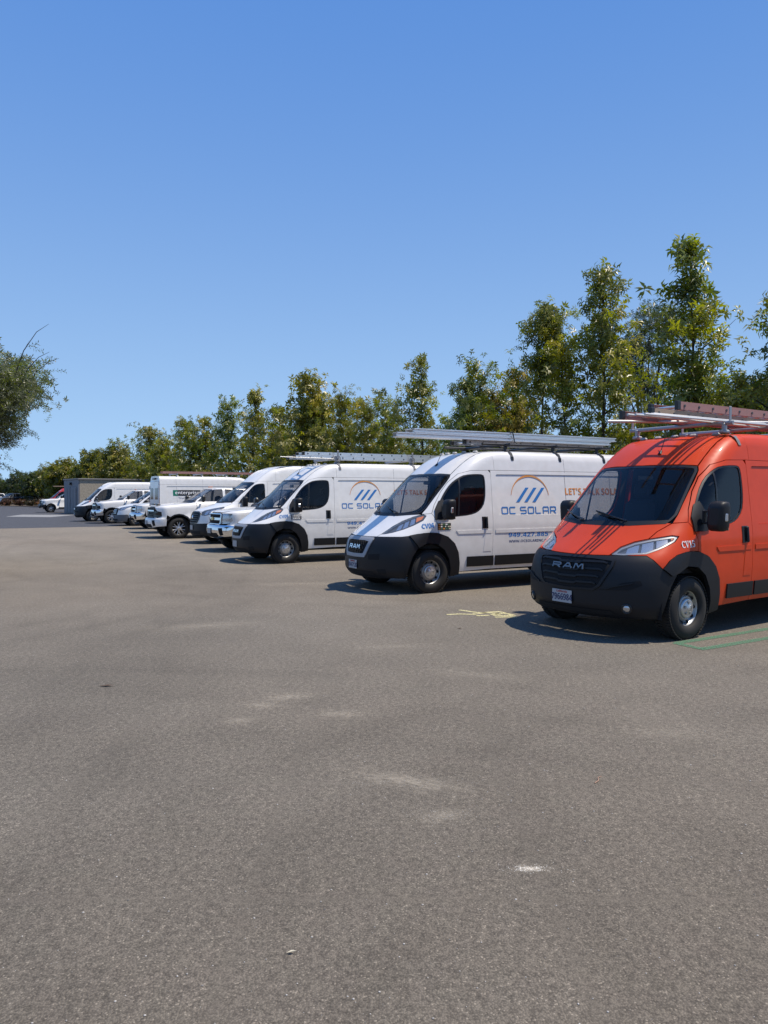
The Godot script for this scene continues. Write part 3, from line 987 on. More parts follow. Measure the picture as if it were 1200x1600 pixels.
func number_plate(d: Dictionary, o: Node3D, x: float, y: float, digits: String, lift := 0.03) -> void:
	var pl := grp("number_plate", o)
	on_front(d, pl, x, y, lift)
	pl.transform.basis = Basis(Vector3(-1, 0, 0), Vector3.UP, Vector3(0, 0, -1))
	obj("plate", cache_mesh("plate", func(): return boxm(Vector3.ZERO, Vector3(0.305, 0.152, 0.006), 0.002)), M.plate, pl)
	if digits != "":
		var t := obj("digits", text_mesh(digits, 0.066), M.ink, pl)
		t.position = Vector3(0, -0.012, 0.004)
		t.scale = Vector3(0.92, 1.15, 1)
		var t2 := obj("state", text_mesh("California", 0.026), M.ink_red, pl)
		t2.position = Vector3(0, 0.055, 0.004)

func front_letters(d: Dictionary, g: Node, x: float, y: float, w: float, hgt: float, lift: float) -> void:
	# wide slab letters with a dark inside
	var shapes := {
		"R": [[[0.0, -0.06], [0.0, 1.0], [0.8, 1.0], [0.95, 0.86], [0.95, 0.62], [0.8, 0.48], [0.05, 0.48]], [[0.5, 0.42], [0.95, -0.06]]],
		"A": [[[0.0, -0.06], [0.42, 1.0], [0.62, 1.0], [1.05, -0.06]], [[0.22, 0.3], [0.84, 0.3]]],
		"M": [[[0.0, -0.06], [0.1, 1.0], [0.25, 1.0], [0.55, 0.3], [0.85, 1.0], [1.0, 1.0], [1.1, -0.06]]],
	}
	var root := grp("badge_letters", g)
	on_front(d, root, x, y, lift)
	var kx := w / 3.75
	var px := -w * 0.5
	for ch in ["R", "A", "M"]:
		var lines := []
		for l in shapes[ch]:
			var q := []
			for p in l: q.append(Vector2(px + p[0] * kx, (p[1] - 0.5) * hgt))
			lines.append(q)
		obj("letter", strokes(lines, hgt * 0.3, 0.012), M.badge if w > 0.4 else M.chrome, root)
		px += kx * 1.36

func van_front(d: Dictionary, o: Node3D, kind: String, paint: Material, opt: Dictionary) -> void:
	var b: Body = d.b
	var K := kind + "/"
	if kind == "old":
		var fr := b.outline(1, [f_(0.0, 0.94), f_(0.25, 0.94), f_(0.44, 0.935), f_(0.45, 0.9), f_(0.36, 0.65), f_(0.32, 0.605), f_(0.0, 0.6)], true)
		var gi := b.outline(1, [f_(0.0, 0.885), f_(0.25, 0.885), f_(0.365, 0.87), f_(0.3, 0.685), f_(0.27, 0.665), f_(0.0, 0.66)], true)
		var g := obj("grille", pm(K + "gi", b, 1, gi, [], 0.05, -0.002, 0.006, 0.0), M.hole, o)
		obj("grille_surround", pm(K + "gf", b, 1, fr, [gi], 0.05, 0.0, 0.02, 0.03), opt.get("surround", M.grey_paint), g)
		obj("grille_mesh", cache_mesh(K + "hex", func():
			var s := stb()
			for r in 6:
				for c in 11:
					var x := (c - 5.0) * 0.062 + (0.031 if r % 2 else 0.0)
					var y := 0.69 + r * 0.035
					if absf(x) > 0.3 - (0.87 - y) * 0.3 or y > 0.87: continue
					var p := b.on(f_(x, y))
					for q in 3:
						var a := PI / 3.0 * q + PI / 6.0
						box(s, Vector3(-p.x, p.y, p.z - 0.012), Vector3(0.046, 0.009, 0.012), 0.0, Basis(Vector3.BACK, a))
			return done(s)), M.black, g)
		front_letters(d, g, 0.0, 0.775, 0.36, 0.062, 0.016)
		number_plate(d, o, -0.06, 0.465, opt.get("plate", ""), 0.012)
		for m in [-1.0, 1.0]:
			var it := b.outline(1, [f_(0.42, 0.66), f_(0.66, 0.68), f_(0.66, 0.58), f_(0.42, 0.57)])
			obj("air_intake", pm(K + "int%d" % int(m), b, 1, it, [], 0.06, 0.0, 0.006, 0.0, m), M.hole, o)
			var fg := b.outline(1, [f_(0.6, 0.42), f_(0.76, 0.43), f_(0.76, 0.34), f_(0.62, 0.34)])
			obj("fog_light_pocket", pm(K + "fog%d" % int(m), b, 1, fg, [], 0.06, 0.0, 0.006, 0.0, m), M.hole, o)
		var lw := b.outline(1, [f_(0.0, 0.37), f_(0.5, 0.37), f_(0.55, 0.31), f_(0.0, 0.3)], true)
		obj("lower_intake", pm(K + "low", b, 1, lw, [], 0.06, 0.0, 0.006, 0.0), M.hole, o)
	elif kind == "new":
		var gi := b.outline(1, [f_(0.0, 0.925), f_(0.3, 0.925), f_(0.53, 0.91), f_(0.53, 0.86), f_(0.42, 0.64), f_(0.36, 0.6), f_(0.0, 0.585)], true)
		var g := obj("grille", pm(K + "gi", b, 1, gi, [], 0.05, 0.0, 0.006, 0.0), M.hole, o)
		var fr: Array = Geometry2D.offset_polygon(gi, 0.025)
		obj("grille_surround", pm(K + "gf", b, 1, fr[0], [gi], 0.05, 0.0, 0.018, 0.02), M.plastic, g)
		var ys := [0.88, 0.8, 0.72, 0.645]
		for i in 4:
			var y: float = ys[i]
			var hw: float = 0.5 - (0.9 - y) * 0.42
			var br := b.outline(1, [f_(0, y + 0.008), f_(hw * 0.3, y + 0.008), f_(hw * 0.36, y + 0.022), f_(hw * 0.9, y + 0.026), f_(hw, y + 0.012), f_(hw, y - 0.004), f_(hw * 0.9, y + 0.006), f_(hw * 0.36, y), f_(hw * 0.3, y - 0.016), f_(0, y - 0.016)], true)
			obj("grille_bar", pm(K + "bar%d" % i, b, 1, br, [], 0.05, 0.0, 0.022, 0.018), M.plastic, g)
		front_letters(d, g, 0.0, 0.825, 0.45, 0.054, 0.024)
		number_plate(d, o, -0.07, 0.465, opt.get("plate", ""), 0.014)
		for m in [-1.0, 1.0]:
			var it := b.outline(1, [f_(0.42, 0.585), f_(0.58, 0.615), f_(0.68, 0.68), f_(0.84, 0.71), f_(0.86, 0.66), f_(0.75, 0.6)])
			obj("air_intake", pm(K + "int%d" % int(m), b, 1, it, [], 0.06, 0.0, 0.006, 0.0, m), M.hole, o)
			var it2 := b.outline(1, [f_(0.5, 0.603), f_(0.6, 0.64), f_(0.78, 0.685), f_(0.78, 0.675), f_(0.6, 0.627), f_(0.5, 0.59)])
			obj("intake_blade", pm(K + "blade%d" % int(m), b, 1, it2, [], 0.06, 0.0, 0.016, 0.012, m), M.plastic, o)
			var fo := grp("fog_light", o)
			on_front(d, fo, m * 0.72, 0.385, 0.004)
			obj("bezel", cache_mesh("fogb", func():
				var s := stb()
				lathe(s, [Vector2(-0.01, 0.062), Vector2(0.012, 0.055), Vector2(0.006, 0.045), Vector2(-0.02, 0.042)].map(func(p): return Vector2(-p.x, p.y)), 20)
				return done(s)), M.black, fo).rotation.y = PI * 0.5
			obj("lens", cache_mesh("fogl", func():
				var s := stb()
				lathe(s, [Vector2(-0.005, 0.045), Vector2(0.006, 0.03), Vector2(0.01, 0.0)].map(func(p): return Vector2(-p.x, p.y)), 16)
				return done(s)), M.reflector, fo).rotation.y = PI * 0.5
		var lw := b.outline(1, [f_(0.0, 0.35), f_(0.55, 0.35), f_(0.6, 0.3), f_(0.0, 0.29)], true)
		obj("lower_intake", pm(K + "low", b, 1, lw, [], 0.06, 0.0, 0.006, 0.0), M.hole, o)
	else:
		var gi := b.outline(1, [f_(0.0, 1.06), f_(0.35, 1.06), f_(0.48, 1.02), f_(0.46, 0.85), f_(0.4, 0.74), f_(0.0, 0.72)], true)
		var g := obj("grille", pm(K + "gi", b, 1, gi, [], 0.06, 0.0, 0.004, 0.0), M.hole, o)
		var fr: Array = Geometry2D.offset_polygon(gi, 0.035)
		obj("grille_surround", pm(K + "gf", b, 1, fr[0], [gi], 0.06, 0.0, 0.02, 0.03), M.black if kind == "transit" else M.plastic, g)
		for i in 4:
			var y := 0.79 + 0.07 * i
			var br := b.outline(1, [f_(0, y + 0.012), f_(0.42, y + 0.012), f_(0.42, y - 0.012), f_(0, y - 0.012)], true)
			obj("grille_bar", pm(K + "bar%d" % i, b, 1, br, [], 0.06, 0.0, 0.018, 0.015), M.black if kind == "transit" else M.chrome, g)
		var face := b.outline(1, [f_(0.0, 1.12), f_(0.4, 1.11), f_(0.5, 1.08), f_(0.56, 0.98), f_(0.52, 0.69), f_(0.0, 0.68)], true)
		obj("nose_panel", pm(K + "nose", b, 1, face, [fr[0]], 0.06, 0.003, 0.0, 0.03), opt.get("nose", paint), o)
		var em := grp("emblem", g)
		on_front(d, em, 0.0, 0.9, 0.022)
		obj("disc", cache_mesh("emb", func():
			var s := stb()
			lathe(s, [Vector2(0, 0.07), Vector2(0.016, 0.06), Vector2(0.018, 0.0)].map(func(p): return Vector2(-p.x, p.y)), 18)
			return done(s)), M.chrome, em).rotation.y = PI * 0.5
		number_plate(d, o, 0.0, 0.55, "", 0.02)
		var lw := b.outline(1, [f_(0.0, 0.44), f_(0.6, 0.44), f_(0.6, 0.34), f_(0.0, 0.33)], true)
		obj("lower_intake", pm(K + "low", b, 1, lw, [], 0.06, 0.0, 0.006, 0.0), M.hole, o)

# ------------------------------------------------------------------ pickups
func pickup_spec(kind: String) -> Dictionary:
	var b := Body.new()
	var hd := 0.06 if kind == "heavy" else 0.0
	b.setup([Vector2(0.3, 0.3), Vector2(0.42, 0.1), Vector2(0.52, 0.02), Vector2(0.62, 0.0), Vector2(0.76, 0.02), Vector2(0.8, 0.07), Vector2(1.0, 0.09), Vector2(1.12 + hd, 0.12), Vector2(1.2 + hd, 0.2), Vector2(1.26 + hd, 0.5), Vector2(1.31 + hd, 1.0), Vector2(1.36 + hd, 1.6), Vector2(1.6, 4.0)],
		[Vector2(0.3, 0.9), Vector2(0.5, 0.97), Vector2(0.7, 1.0), Vector2(0.95, 1.02), Vector2(1.15, 1.01), Vector2(1.3, 0.97), Vector2(1.5, 0.9)],
		[Vector2(0.0, 1.16 + hd), Vector2(0.3, 1.22 + hd), Vector2(0.8, 1.28 + hd), Vector2(1.5, 1.34 + hd), Vector2(2.2, 1.36 + hd), Vector2(4.0, 1.38 + hd), Vector2(6.0, 1.42 + hd)])
	b.setup_green([Vector2(1.2, 1.3), Vector2(1.35 + hd, 1.5), Vector2(1.6 + hd, 1.92), Vector2(1.8 + hd, 2.28), Vector2(1.88 + hd, 2.5), Vector2(1.93 + hd, 3.0)],
		[Vector2(1.2, 0.95), Vector2(1.4, 0.89), Vector2(1.7, 0.8), Vector2(2.0, 0.7)],
		[Vector2(0.0, 1.93 + hd), Vector2(2.9, 1.93 + hd), Vector2(4.2, 1.9 + hd)])
	b.back2 = 4.05
	b.k2 = 0.1
	b.p_low = 0.2
	b.p_high = 0.12
	b.crown = 0.05
	b.cs = 1.4
	return {"b": b, "kind": kind, "L": 5.9, "axle": 0.98, "wb": 3.75, "wr": 0.41 if kind == "heavy" else 0.395, "hd": hd}

func make_pickup(called: String, label: String, kind: String, at: Vector3, turn: float, paint: Material, opt := {}) -> Node3D:
	var d: Dictionary
	if cache.has("spec_" + kind): d = cache["spec_" + kind]
	else:
		d = pickup_spec(kind)
		cache["spec_" + kind] = d
	var b: Body = d.b
	var K: String = kind + "/"
	var h: float = d.hd
	var ax: float = d.axle
	var L: float = d.L
	var o := thing(called, label, "pickup truck", at, turn, "vans and pickups parked along the row")
	var bm: Material = opt.get("bumper", M.chrome)
	# bumper
	var bump := b.outline(1, [f_(0, 0.77), f_(0.5, 0.77), f_(0.8, 0.77), s_(0.35, 0.77), s_(0.52, 0.75), s_(0.5, 0.5), f_(0.8, 0.48), f_(0.5, 0.44), f_(0, 0.42)], true)
	obj("front_bumper", pm(K + "bump", b, 1, bump, [], 0.06, 0.0, 0.03, 0.06), bm, o)
	var low := b.outline(1, [f_(0, 0.56), f_(0.5, 0.57), f_(0.55, 0.5), f_(0.45, 0.45), f_(0, 0.44)], true)
	obj("lower_intake", pm(K + "low", b, 1, low, [], 0.06, 0.0, 0.034, 0.0), M.hole, o)
	for m in [-1.0, 1.0]:
		var tow := b.outline(1, [f_(0.58, 0.7), f_(0.74, 0.71), f_(0.77, 0.52), f_(0.64, 0.5)])
		obj("tow_opening", pm(K + "tow%d" % int(m), b, 1, tow, [], 0.06, 0.0, 0.034, 0.0, m), M.hole, o)
	number_plate(d, o, 0.0, 0.62, "", 0.045)
	# grille between the lamps
	var gt: float = 1.13 + h
	var gi := b.outline(1, [f_(0, gt), f_(0.5, gt), f_(0.58, gt - 0.04), f_(0.56, 0.83), f_(0.5, 0.8), f_(0, 0.8)], true)
	var g := obj("grille", pm(K + "gi", b, 1, gi, [], 0.06, 0.0, -0.01, 0.0), M.hole, o)
	var frm: Material = M.black if kind == "heavy" or kind == "ranger" else M.chrome
	var gin: Array = Geometry2D.offset_polygon(gi, -0.03)
	obj("grille_surround", pm(K + "gf", b, 1, gi, [gin[0]], 0.06, 0.0, 0.015, 0.03), frm, g)
	var bars := [0.97] if kind == "chrome" else [0.86, 0.92, 0.98, 1.04, 1.1]
	if kind == "ranger": bars = [0.93, 1.01]
	for i in bars.size():
		var y: float = bars[i]
		var hw := 0.035 if kind == "chrome" else 0.012
		var br := b.outline(1, [f_(0, y + hw), f_(0.54, y + hw), f_(0.54, y - hw), f_(0, y - hw)], true)
		obj("grille_bar", pm(K + "bar%d" % i, b, 1, br, [], 0.06, 0.0, 0.014, 0.02), M.chrome if kind == "chrome" else M.black, g)
	if kind == "heavy":
		var br := b.outline(1, [f_(0, gt - 0.1), f_(0.55, gt - 0.1), f_(0.55, gt - 0.15), f_(0, gt - 0.15)], true)
		obj("chrome_bar", pm(K + "cbar", b, 1, br, [], 0.06, 0.0, 0.02, 0.03), M.chrome, g)
	var bow := obj("emblem", plate([PackedVector2Array([Vector2(-0.11, -0.025), Vector2(-0.04, -0.025), Vector2(-0.04, -0.05), Vector2(0.05, -0.05), Vector2(0.05, -0.025), Vector2(0.11, -0.025), Vector2(0.11, 0.025), Vector2(0.04, 0.025), Vector2(0.04, 0.05), Vector2(-0.05, 0.05), Vector2(-0.05, 0.025), Vector2(-0.11, 0.025)])], 0.014), M.gold if kind == "chrome" else M.black, g)
	on_front(d, bow, 0.0, 0.97, 0.02)
	# bonnet
	var hood := [f_(0, gt + 0.005), f_(0.5, gt + 0.005), f_(0.6, gt - 0.03), f_(0.72, gt + 0.01)]
	var hood2 := b.outline(2, [t_(0, 0.16), t_(0.5, 0.2), t_(0.78, 0.4), t_(0.84, 0.7), t_(0.84, 1.38), t_(0.6, 1.3), t_(0, 1.24)], true)
	obj("hood", pm(K + "hood", b, 2, hood2, [], 0.07, 0.004, 0.002, 0.03), paint, o)
	obj("cowl", pm(K + "cowl", b, 2, b.outline(2, [t_(0, 1.2), t_(0.6, 1.26), t_(0.82, 1.34), t_(0.82, 1.62), t_(0, 1.62)], true), [], 0.08, 0.0, -0.006, 0.0), M.black, o)
	if kind == "heavy":
		var sc := stb()
		for m in [-1.0, 1.0]: box(sc, Vector3(m * 0.3, 1.305, 0.34), Vector3(0.42, 0.05, 0.12), 0.015, Basis(Vector3.RIGHT, 0.15))
		obj("hood_scoop", done(sc), M.black, o)
	# windscreen, roof
	var y0: float = 1.38 + h
	var y1: float = 1.84 + h
	var ws := [f_(0, y0), f_(0.5, y0), f_(0.76, y0 + 0.02), f_(0.78, y0 + 0.06), f_(0.66, y1 - 0.04), f_(0.6, y1 - 0.01), f_(0, y1)]
	var wo := b.outline(3, ws, true)
	# the cab is set back, so use the axis far behind for its glass
	obj("windscreen", pm(K + "ws", b, 3, wo, [], 0.06, 0.0, 0.003, 0.0), M.glass, o)
	var wi: Array = Geometry2D.offset_polygon(wo, -0.03)
	obj("windscreen_border", pm(K + "wsb", b, 3, wo, [wi[0]], 0.06, 0.0, 0.006, 0.02), M.black, o)
	var p1: Vector3 = b.on(f_(0.0, y1))
	var p2: Vector3 = b.on(f_(0.6, y1 - 0.01))
	obj("roof", pm(K + "roof", b, 2, b.outline(2, [t_(0, p1.z), t_(0.3, lerpf(p1.z, p2.z, 0.25)), t_(0.58, p2.z), t_(0.6, 2.6), t_(0.6, 3.75), t_(0, 3.75)], true), [], 0.1, 0.0, 0.0, 0.03), paint, o)
	for i in 3:
		if kind == "heavy": obj("roof_lamp", boxm(Vector3((i - 1) * 0.18, 1.93 + h, 2.5), Vector3(0.09, 0.03, 0.06), 0.01), M.amber, o)
	for m in [1.0, -1.0]:
		var Z: String = K + ("d" if m > 0 else "p")
		# headlights
		var hl: Array
		if kind == "chrome": hl = [f_(0.57, 1.13), f_(0.75, 1.13), f_(0.93, 1.12), f_(0.95, 0.92), f_(0.9, 0.84), f_(0.56, 0.83)]
		elif kind == "ranger": hl = [f_(0.58, 1.08), f_(0.75, 1.08), f_(0.92, 1.07), f_(0.94, 0.95), f_(0.9, 0.88), f_(0.6, 0.86)]
		else: hl = [f_(0.57, 1.06), f_(0.75, 1.05), f_(0.92, 1.02), f_(0.93, 0.86), f_(0.85, 0.82), f_(0.57, 0.82)]
		var ho := b.outline(1, hl)
		var head := obj("headlight", pm(Z + "hl", b, 1, ho, [], 0.05, 0.0, 0.008, 0.0, m), M.lens if kind != "heavy" else M.glass_dark, o)
		obj("headlight_housing", pm(Z + "hlb", b, 1, ho, [], 0.05, 0.0, -0.025, 0.0, m), M.lamp_dark if kind != "chrome" else M.reflector, head)
		var hi: Array = Geometry2D.offset_polygon(ho, -0.04)
		if hi.size() > 0 and kind != "heavy": obj("reflector", pm(Z + "hlr", b, 1, hi[0], [], 0.05, 0.0, -0.015, 0.02, m), M.reflector, head)
		# fender and front quarter
		var fe := [f_(0.5, gt + 0.005), f_(0.57, gt), f_(0.75, 1.13 if kind == "chrome" else 1.055), hl[2], hl[3], hl[4], f_(0.75, 0.78), s_(0.35, 0.78), s_(0.5, 0.76), s_(0.54, 0.9)]
		var wa := []
		var ra: float = 0.52 if kind == "heavy" else 0.49
		for i in 9:
			var a := lerpf(PI * 0.83, -0.15, i / 8.0)
			wa.append(s_(ax - cos(a) * -1.0 * ra, 0.44 + sin(a) * ra * 0.98))
		for p in wa:
			if p.y > 0.54: fe.append(p)
		fe += [s_(1.6, 0.42), s_(1.66, 0.5), s_(1.66, 1.1), s_(1.66, 1.31 + h), s_(1.62, 1.33 + h), t_(0.84, 1.5), t_(0.84, 1.38), t_(0.84, 0.7), t_(0.78, 0.4)]
		var fmode := []
		obj("fender", pm(Z + "fender", b, 1, b.outline(1, fe), [], 0.06, 0.003, 0.0, 0.03, m), paint, o)
		# arch lip
		var lip := []
		for p in wa: lip.append(p)
		for i in range(wa.size() - 1, -1, -1):
			var q: Vector3 = wa[i]
			lip.append(s_(ax + (q.y - ax) * 0.9, 0.44 + (q.z - 0.44) * 0.9))
		obj("wheel_arch", pm(Z + "lip", b, 0, b.outline(0, lip), [], 0.06, 0.0, 0.01, 0.04, m), M.black if kind == "heavy" else paint, o)
		# doors
		for dd in 2:
			var s0: float = 1.68 if dd == 0 else 2.82
			var s1: float = 2.8 if dd == 0 else 3.85
			var dp := b.outline(0, [s_(s0, 0.5), s_(s0, 1.31 + h), s_(s1, 1.32 + h), s_(s1, 0.5)])
			var door := obj("door", pm(Z + "door%d" % dd, b, 0, dp, [], 0.1, 0.004, 0.0, 0.03, m), paint, o)
			var wl := [s_(1.72, 1.36 + h), s_(2.0, 1.58 + h), s_(2.28, 1.78 + h), s_(2.45, 1.83 + h), s_(2.76, 1.84 + h), s_(2.76, 1.36 + h)] if dd == 0 else [s_(2.86, 1.36 + h), s_(2.86, 1.84 + h), s_(3.6, 1.82 + h), s_(3.75, 1.4 + h), s_(3.74, 1.36 + h)]
			var w2 := b.outline(0, wl)
			obj("window", pm(Z + "win%d" % dd, b, 0, w2, [], 0.08, 0.0, 0.001, 0.0, m), M.glass_side, door)
			obj("door_handle", boxm(Vector3(-m * 1.03, 1.2, s1 - 0.16), Vector3(0.04, 0.035, 0.2), 0.012), M.chrome if kind == "chrome" else paint, door)
		var cab := [s_(1.62, 1.31 + h), s_(1.7, 1.31 + h), s_(3.95, 1.32 + h), s_(3.8, 1.7 + h)]
		cab += [t_(0.6, 3.75), t_(0.6, 2.6), t_(0.58, p2.z), ws[4], ws[3]]
		var w0 := b.outline(0, [s_(1.72, 1.36 + h), s_(2.0, 1.58 + h), s_(2.28, 1.78 + h), s_(2.45, 1.83 + h), s_(2.76, 1.84 + h), s_(2.76, 1.36 + h)])
		var w1 := b.outline(0, [s_(2.86, 1.36 + h), s_(2.86, 1.84 + h), s_(3.6, 1.82 + h), s_(3.75, 1.4 + h), s_(3.74, 1.36 + h)])
		obj("cab_frame", pm(Z + "cab", b, 0, b.outline(0, cab), [w0, w1], 0.08, 0.0, 0.0, 0.03, m), paint, o)
		# bed
		var bed := [s_(3.88, 0.52), s_(3.88, 1.36 + h), s_(L - 0.06, 1.38 + h), s_(L - 0.06, 0.6)]
		for i in 9:
			var a := lerpf(-0.05, PI + 0.05, i / 8.0)
			bed.append(s_(ax + d.wb + cos(a) * ra, 0.44 + sin(a) * ra * 0.95))
		obj("bed_side", pm(Z + "bed", b, 0, b.outline(0, bed), [], 0.1, 0.003, 0.0, 0.05, m), paint, o)
		obj("tail_light", boxm(Vector3(-m * 0.92, 1.12, L - 0.08), Vector3(0.12, 0.4, 0.08), 0.02), M.red, o)
		wheel(o, Vector3(-m * 0.88, d.wr - 0.01, ax), m, d.wr, 0.27, "alloy")
		wheel(o, Vector3(-m * 0.88, d.wr - 0.01, ax + d.wb), m, d.wr, 0.27, "alloy")
		for wz in [ax, ax + d.wb]:
			obj("wheel_well", cache_mesh("well_p", func():
				var sw := stb()
				sw.set_smooth_group(0)
				for i in 12:
					var a0 := lerpf(-0.3, PI + 0.3, i / 12.0)
					var a1 := lerpf(-0.3, PI + 0.3, (i + 1) / 12.0)
					var q0 := Vector3(-0.95, 0.44 + sin(a0) * 0.5, cos(a0) * 0.53)
					var q1 := Vector3(-0.95, 0.44 + sin(a1) * 0.5, cos(a1) * 0.53)
					quad(sw, q0, q1, q1 + Vector3(0.4, 0, 0), q0 + Vector3(0.4, 0, 0), Vector3(0, 0.44, 0) - Vector3(0, q0.y, q0.z))
					tri(sw, q0 + Vector3(0.4, 0, 0), q1 + Vector3(0.4, 0, 0), Vector3(-0.55, 0.44, 0), Vector3.LEFT)
				return done(sw)), M.hole, o).transform = Transform3D(Basis(Vector3(m, 0, 0), Vector3.UP, Vector3(0, 0, m)), Vector3(0, 0, wz))
		# mirror
		var mi := grp("wing_mirror", o)
		mi.position = Vector3(-m * 1.2, 1.46 + h, 1.86)
		obj("mirror_housing", cache_mesh("pmir", func(): return boxm(Vector3.ZERO, Vector3(0.24, 0.26, 0.13), 0.05)), M.black, mi)
		obj("mirror_arm", boxm(Vector3(m * 0.16, -0.08, 0), Vector3(0.16, 0.06, 0.06), 0.02), M.black, mi)
	obj("tailgate", boxm(Vector3(0, 1.08, L - 0.09), Vector3(1.6, 0.58, 0.07), 0.02), paint, o)
	obj("rear_bumper", boxm(Vector3(0, 0.62, L), Vector3(1.8, 0.2, 0.18), 0.04), M.chrome, o)
	obj("bed_floor", boxm(Vector3(0, 0.82, 4.9), Vector3(1.6, 0.05, 1.9), 0.0), M.dark, o)
	obj("bed_front", boxm(Vector3(0, 1.05, 3.95), Vector3(1.66, 0.6, 0.06), 0.0), paint, o)
	obj("underbody", boxm(Vector3(0, 0.5, L * 0.5 + 0.1), Vector3(1.2, 0.3, L - 0.9), 0.02), M.hole, o)
	obj("cabin_floor", boxm(Vector3(0, 0.66, 2.6), Vector3(1.7, 0.06, 2.6), 0.0), M.dark, o)
	obj("dashboard", boxm(Vector3(0, 1.15, 1.72), Vector3(1.6, 0.5, 0.4), 0.06), M.dark, o)
	obj("cab_back", boxm(Vector3(0, 1.2, 3.78), Vector3(1.5, 0.9, 0.05), 0.0), M.dark, o)
	for m in [-0.42, 0.42]:
		var seat := grp("seat", o)
		seat.position = Vector3(m, 0.02, 2.62)
		obj("cushion", cache_mesh("cush", func(): return boxm(Vector3(0, 0.86, 0), Vector3(0.5, 0.2, 0.5), 0.06)), M.seat, seat)
		obj("backrest", cache_mesh("backr", func(): return boxm(Vector3(0, 1.28, 0.27), Vector3(0.5, 0.68, 0.16), 0.07, Basis(Vector3.RIGHT, 0.2))), M.seat, seat)
	return o

# ------------------------------------------------------------------ roof racks and loads
func rack(van: Node3D, d: Dictionary, bars: Array, m: Material, style := "plain") -> void:
	var b: Body = d.b
	var rk := grp("roof_rack", van)
	var top: float = d.roof
	for z in bars:
		var s := stb()
		tube(s, [Vector3(-0.78, top + 0.1, z), Vector3(0.78, top + 0.1, z)], [0.022], 8, true, 1.3)
		obj("cross_bar", done(s), m, rk)
		for sd in [-1.0, 1.0]:
			s = stb()
			box(s, Vector3(sd * 0.66, top + 0.04, z), Vector3(0.05, 0.13, 0.07), 0.012)
			box(s, Vector3(sd * 0.66, top - 0.01, z), Vector3(0.09, 0.05, 0.13), 0.015)
			obj("rack_foot", done(s), m, rk)
			if style == "drop":
				s = stb()
				box(s, Vector3(sd * 0.74, top + 0.2, z), Vector3(0.012, 0.22, 0.05), 0.004)
				obj("side_stop", done(s), m, rk)
		# hooked strap over the gutter on the driver's side
		var q0 := b.on(t_(0.71, z))
		var q1 := b.on(s_(z, top - 0.13))
		var q2 := b.on(s_(z, top - 0.2))
		s = stb()
		var w := 0.035
		var n := Vector3(-0.006, 0.006, 0)
		var row := []
		for q in [q0, (q0 + q1) * 0.5 + Vector3(0.02, 0.02, 0), q1, q2]: row.append(Vector3(-q.x, q.y, q.z) + n)
		for i in 3: quad(s, row[i] - Vector3(0, 0, w), row[i] + Vector3(0, 0, w), row[i + 1] + Vector3(0, 0, w * 0.8), row[i + 1] - Vector3(0, 0, w * 0.8), Vector3(-1, 0.6, 0))
		obj("gutter_hook", done(s), M.seam if style != "black" else M.black, rk)

func world_of(van: Node3D, p: Vector3) -> Vector3:
	return van.transform * p

# ladder lying flat along z: rails (channels on edge) and rungs, its parts
func ladder(called: String, label: String, van: Node3D, at: Vector3, length: float, width: float, rail_h: float, rail_m: Material, rail_m2: Material, rung_m: Material, yaw := 0.0, tilt := 0.0, plugs := true) -> Node3D:
	var o := thing(called, label, "ladder", Vector3.ZERO)
	o.transform = van.transform * Transform3D(Basis(Vector3.UP, yaw) * Basis(Vector3.RIGHT, tilt), at)
	for sd in [-1.0, 1.0]:
		var s := stb()
		var t := 0.006
		box(s, Vector3(sd * width * 0.5, 0, length * 0.5), Vector3(t, rail_h, length), 0.0)
		for yy in [-1.0, 1.0]:
			box(s, Vector3(sd * (width * 0.5 - 0.016), yy * (rail_h * 0.5 - t * 0.5 + 0.001), length * 0.5), Vector3(0.036, t, length), 0.0)
		obj("rail", done(s), rail_m if sd < 0 else rail_m2, o)
	var n := int(length / 0.305)
	for i in n:
		var z := 0.15 + i * 0.305
		var s := stb()
		tube(s, [Vector3(-width * 0.5, 0, z), Vector3(width * 0.5, 0, z)], [0.017], 8)
		obj("rung", done(s), rung_m, o)
		if plugs:
			s = stb()
			tube(s, [Vector3(-width * 0.5 - 0.002, 0, z), Vector3(-width * 0.5 - 0.012, 0, z)], [0.02, 0.017], 8)
			obj("rung_plug", done(s), M.dark_metal, o)
	for sd in [-1.0, 1.0]:
		obj("end_cap", boxm(Vector3(sd * (width * 0.5 - 0.012), 0, 0.03), Vector3(0.05, rail_h + 0.012, 0.07), 0.006), M.black, o)
	return o

func pole(called: String, label: String, cat: String, group: String, van: Node3D, a: Vector3, c: Vector3, r: float, m: Material) -> void:
	var s := stb()
	var v := (c - a)
	tube(s, [Vector3.ZERO, v * 0.5, v], [r], 10)
	var o := obj(called, done(s), m)
	o.transform = van.transform * Transform3D(Basis.IDENTITY, a)
	tag(o, label, cat, group)

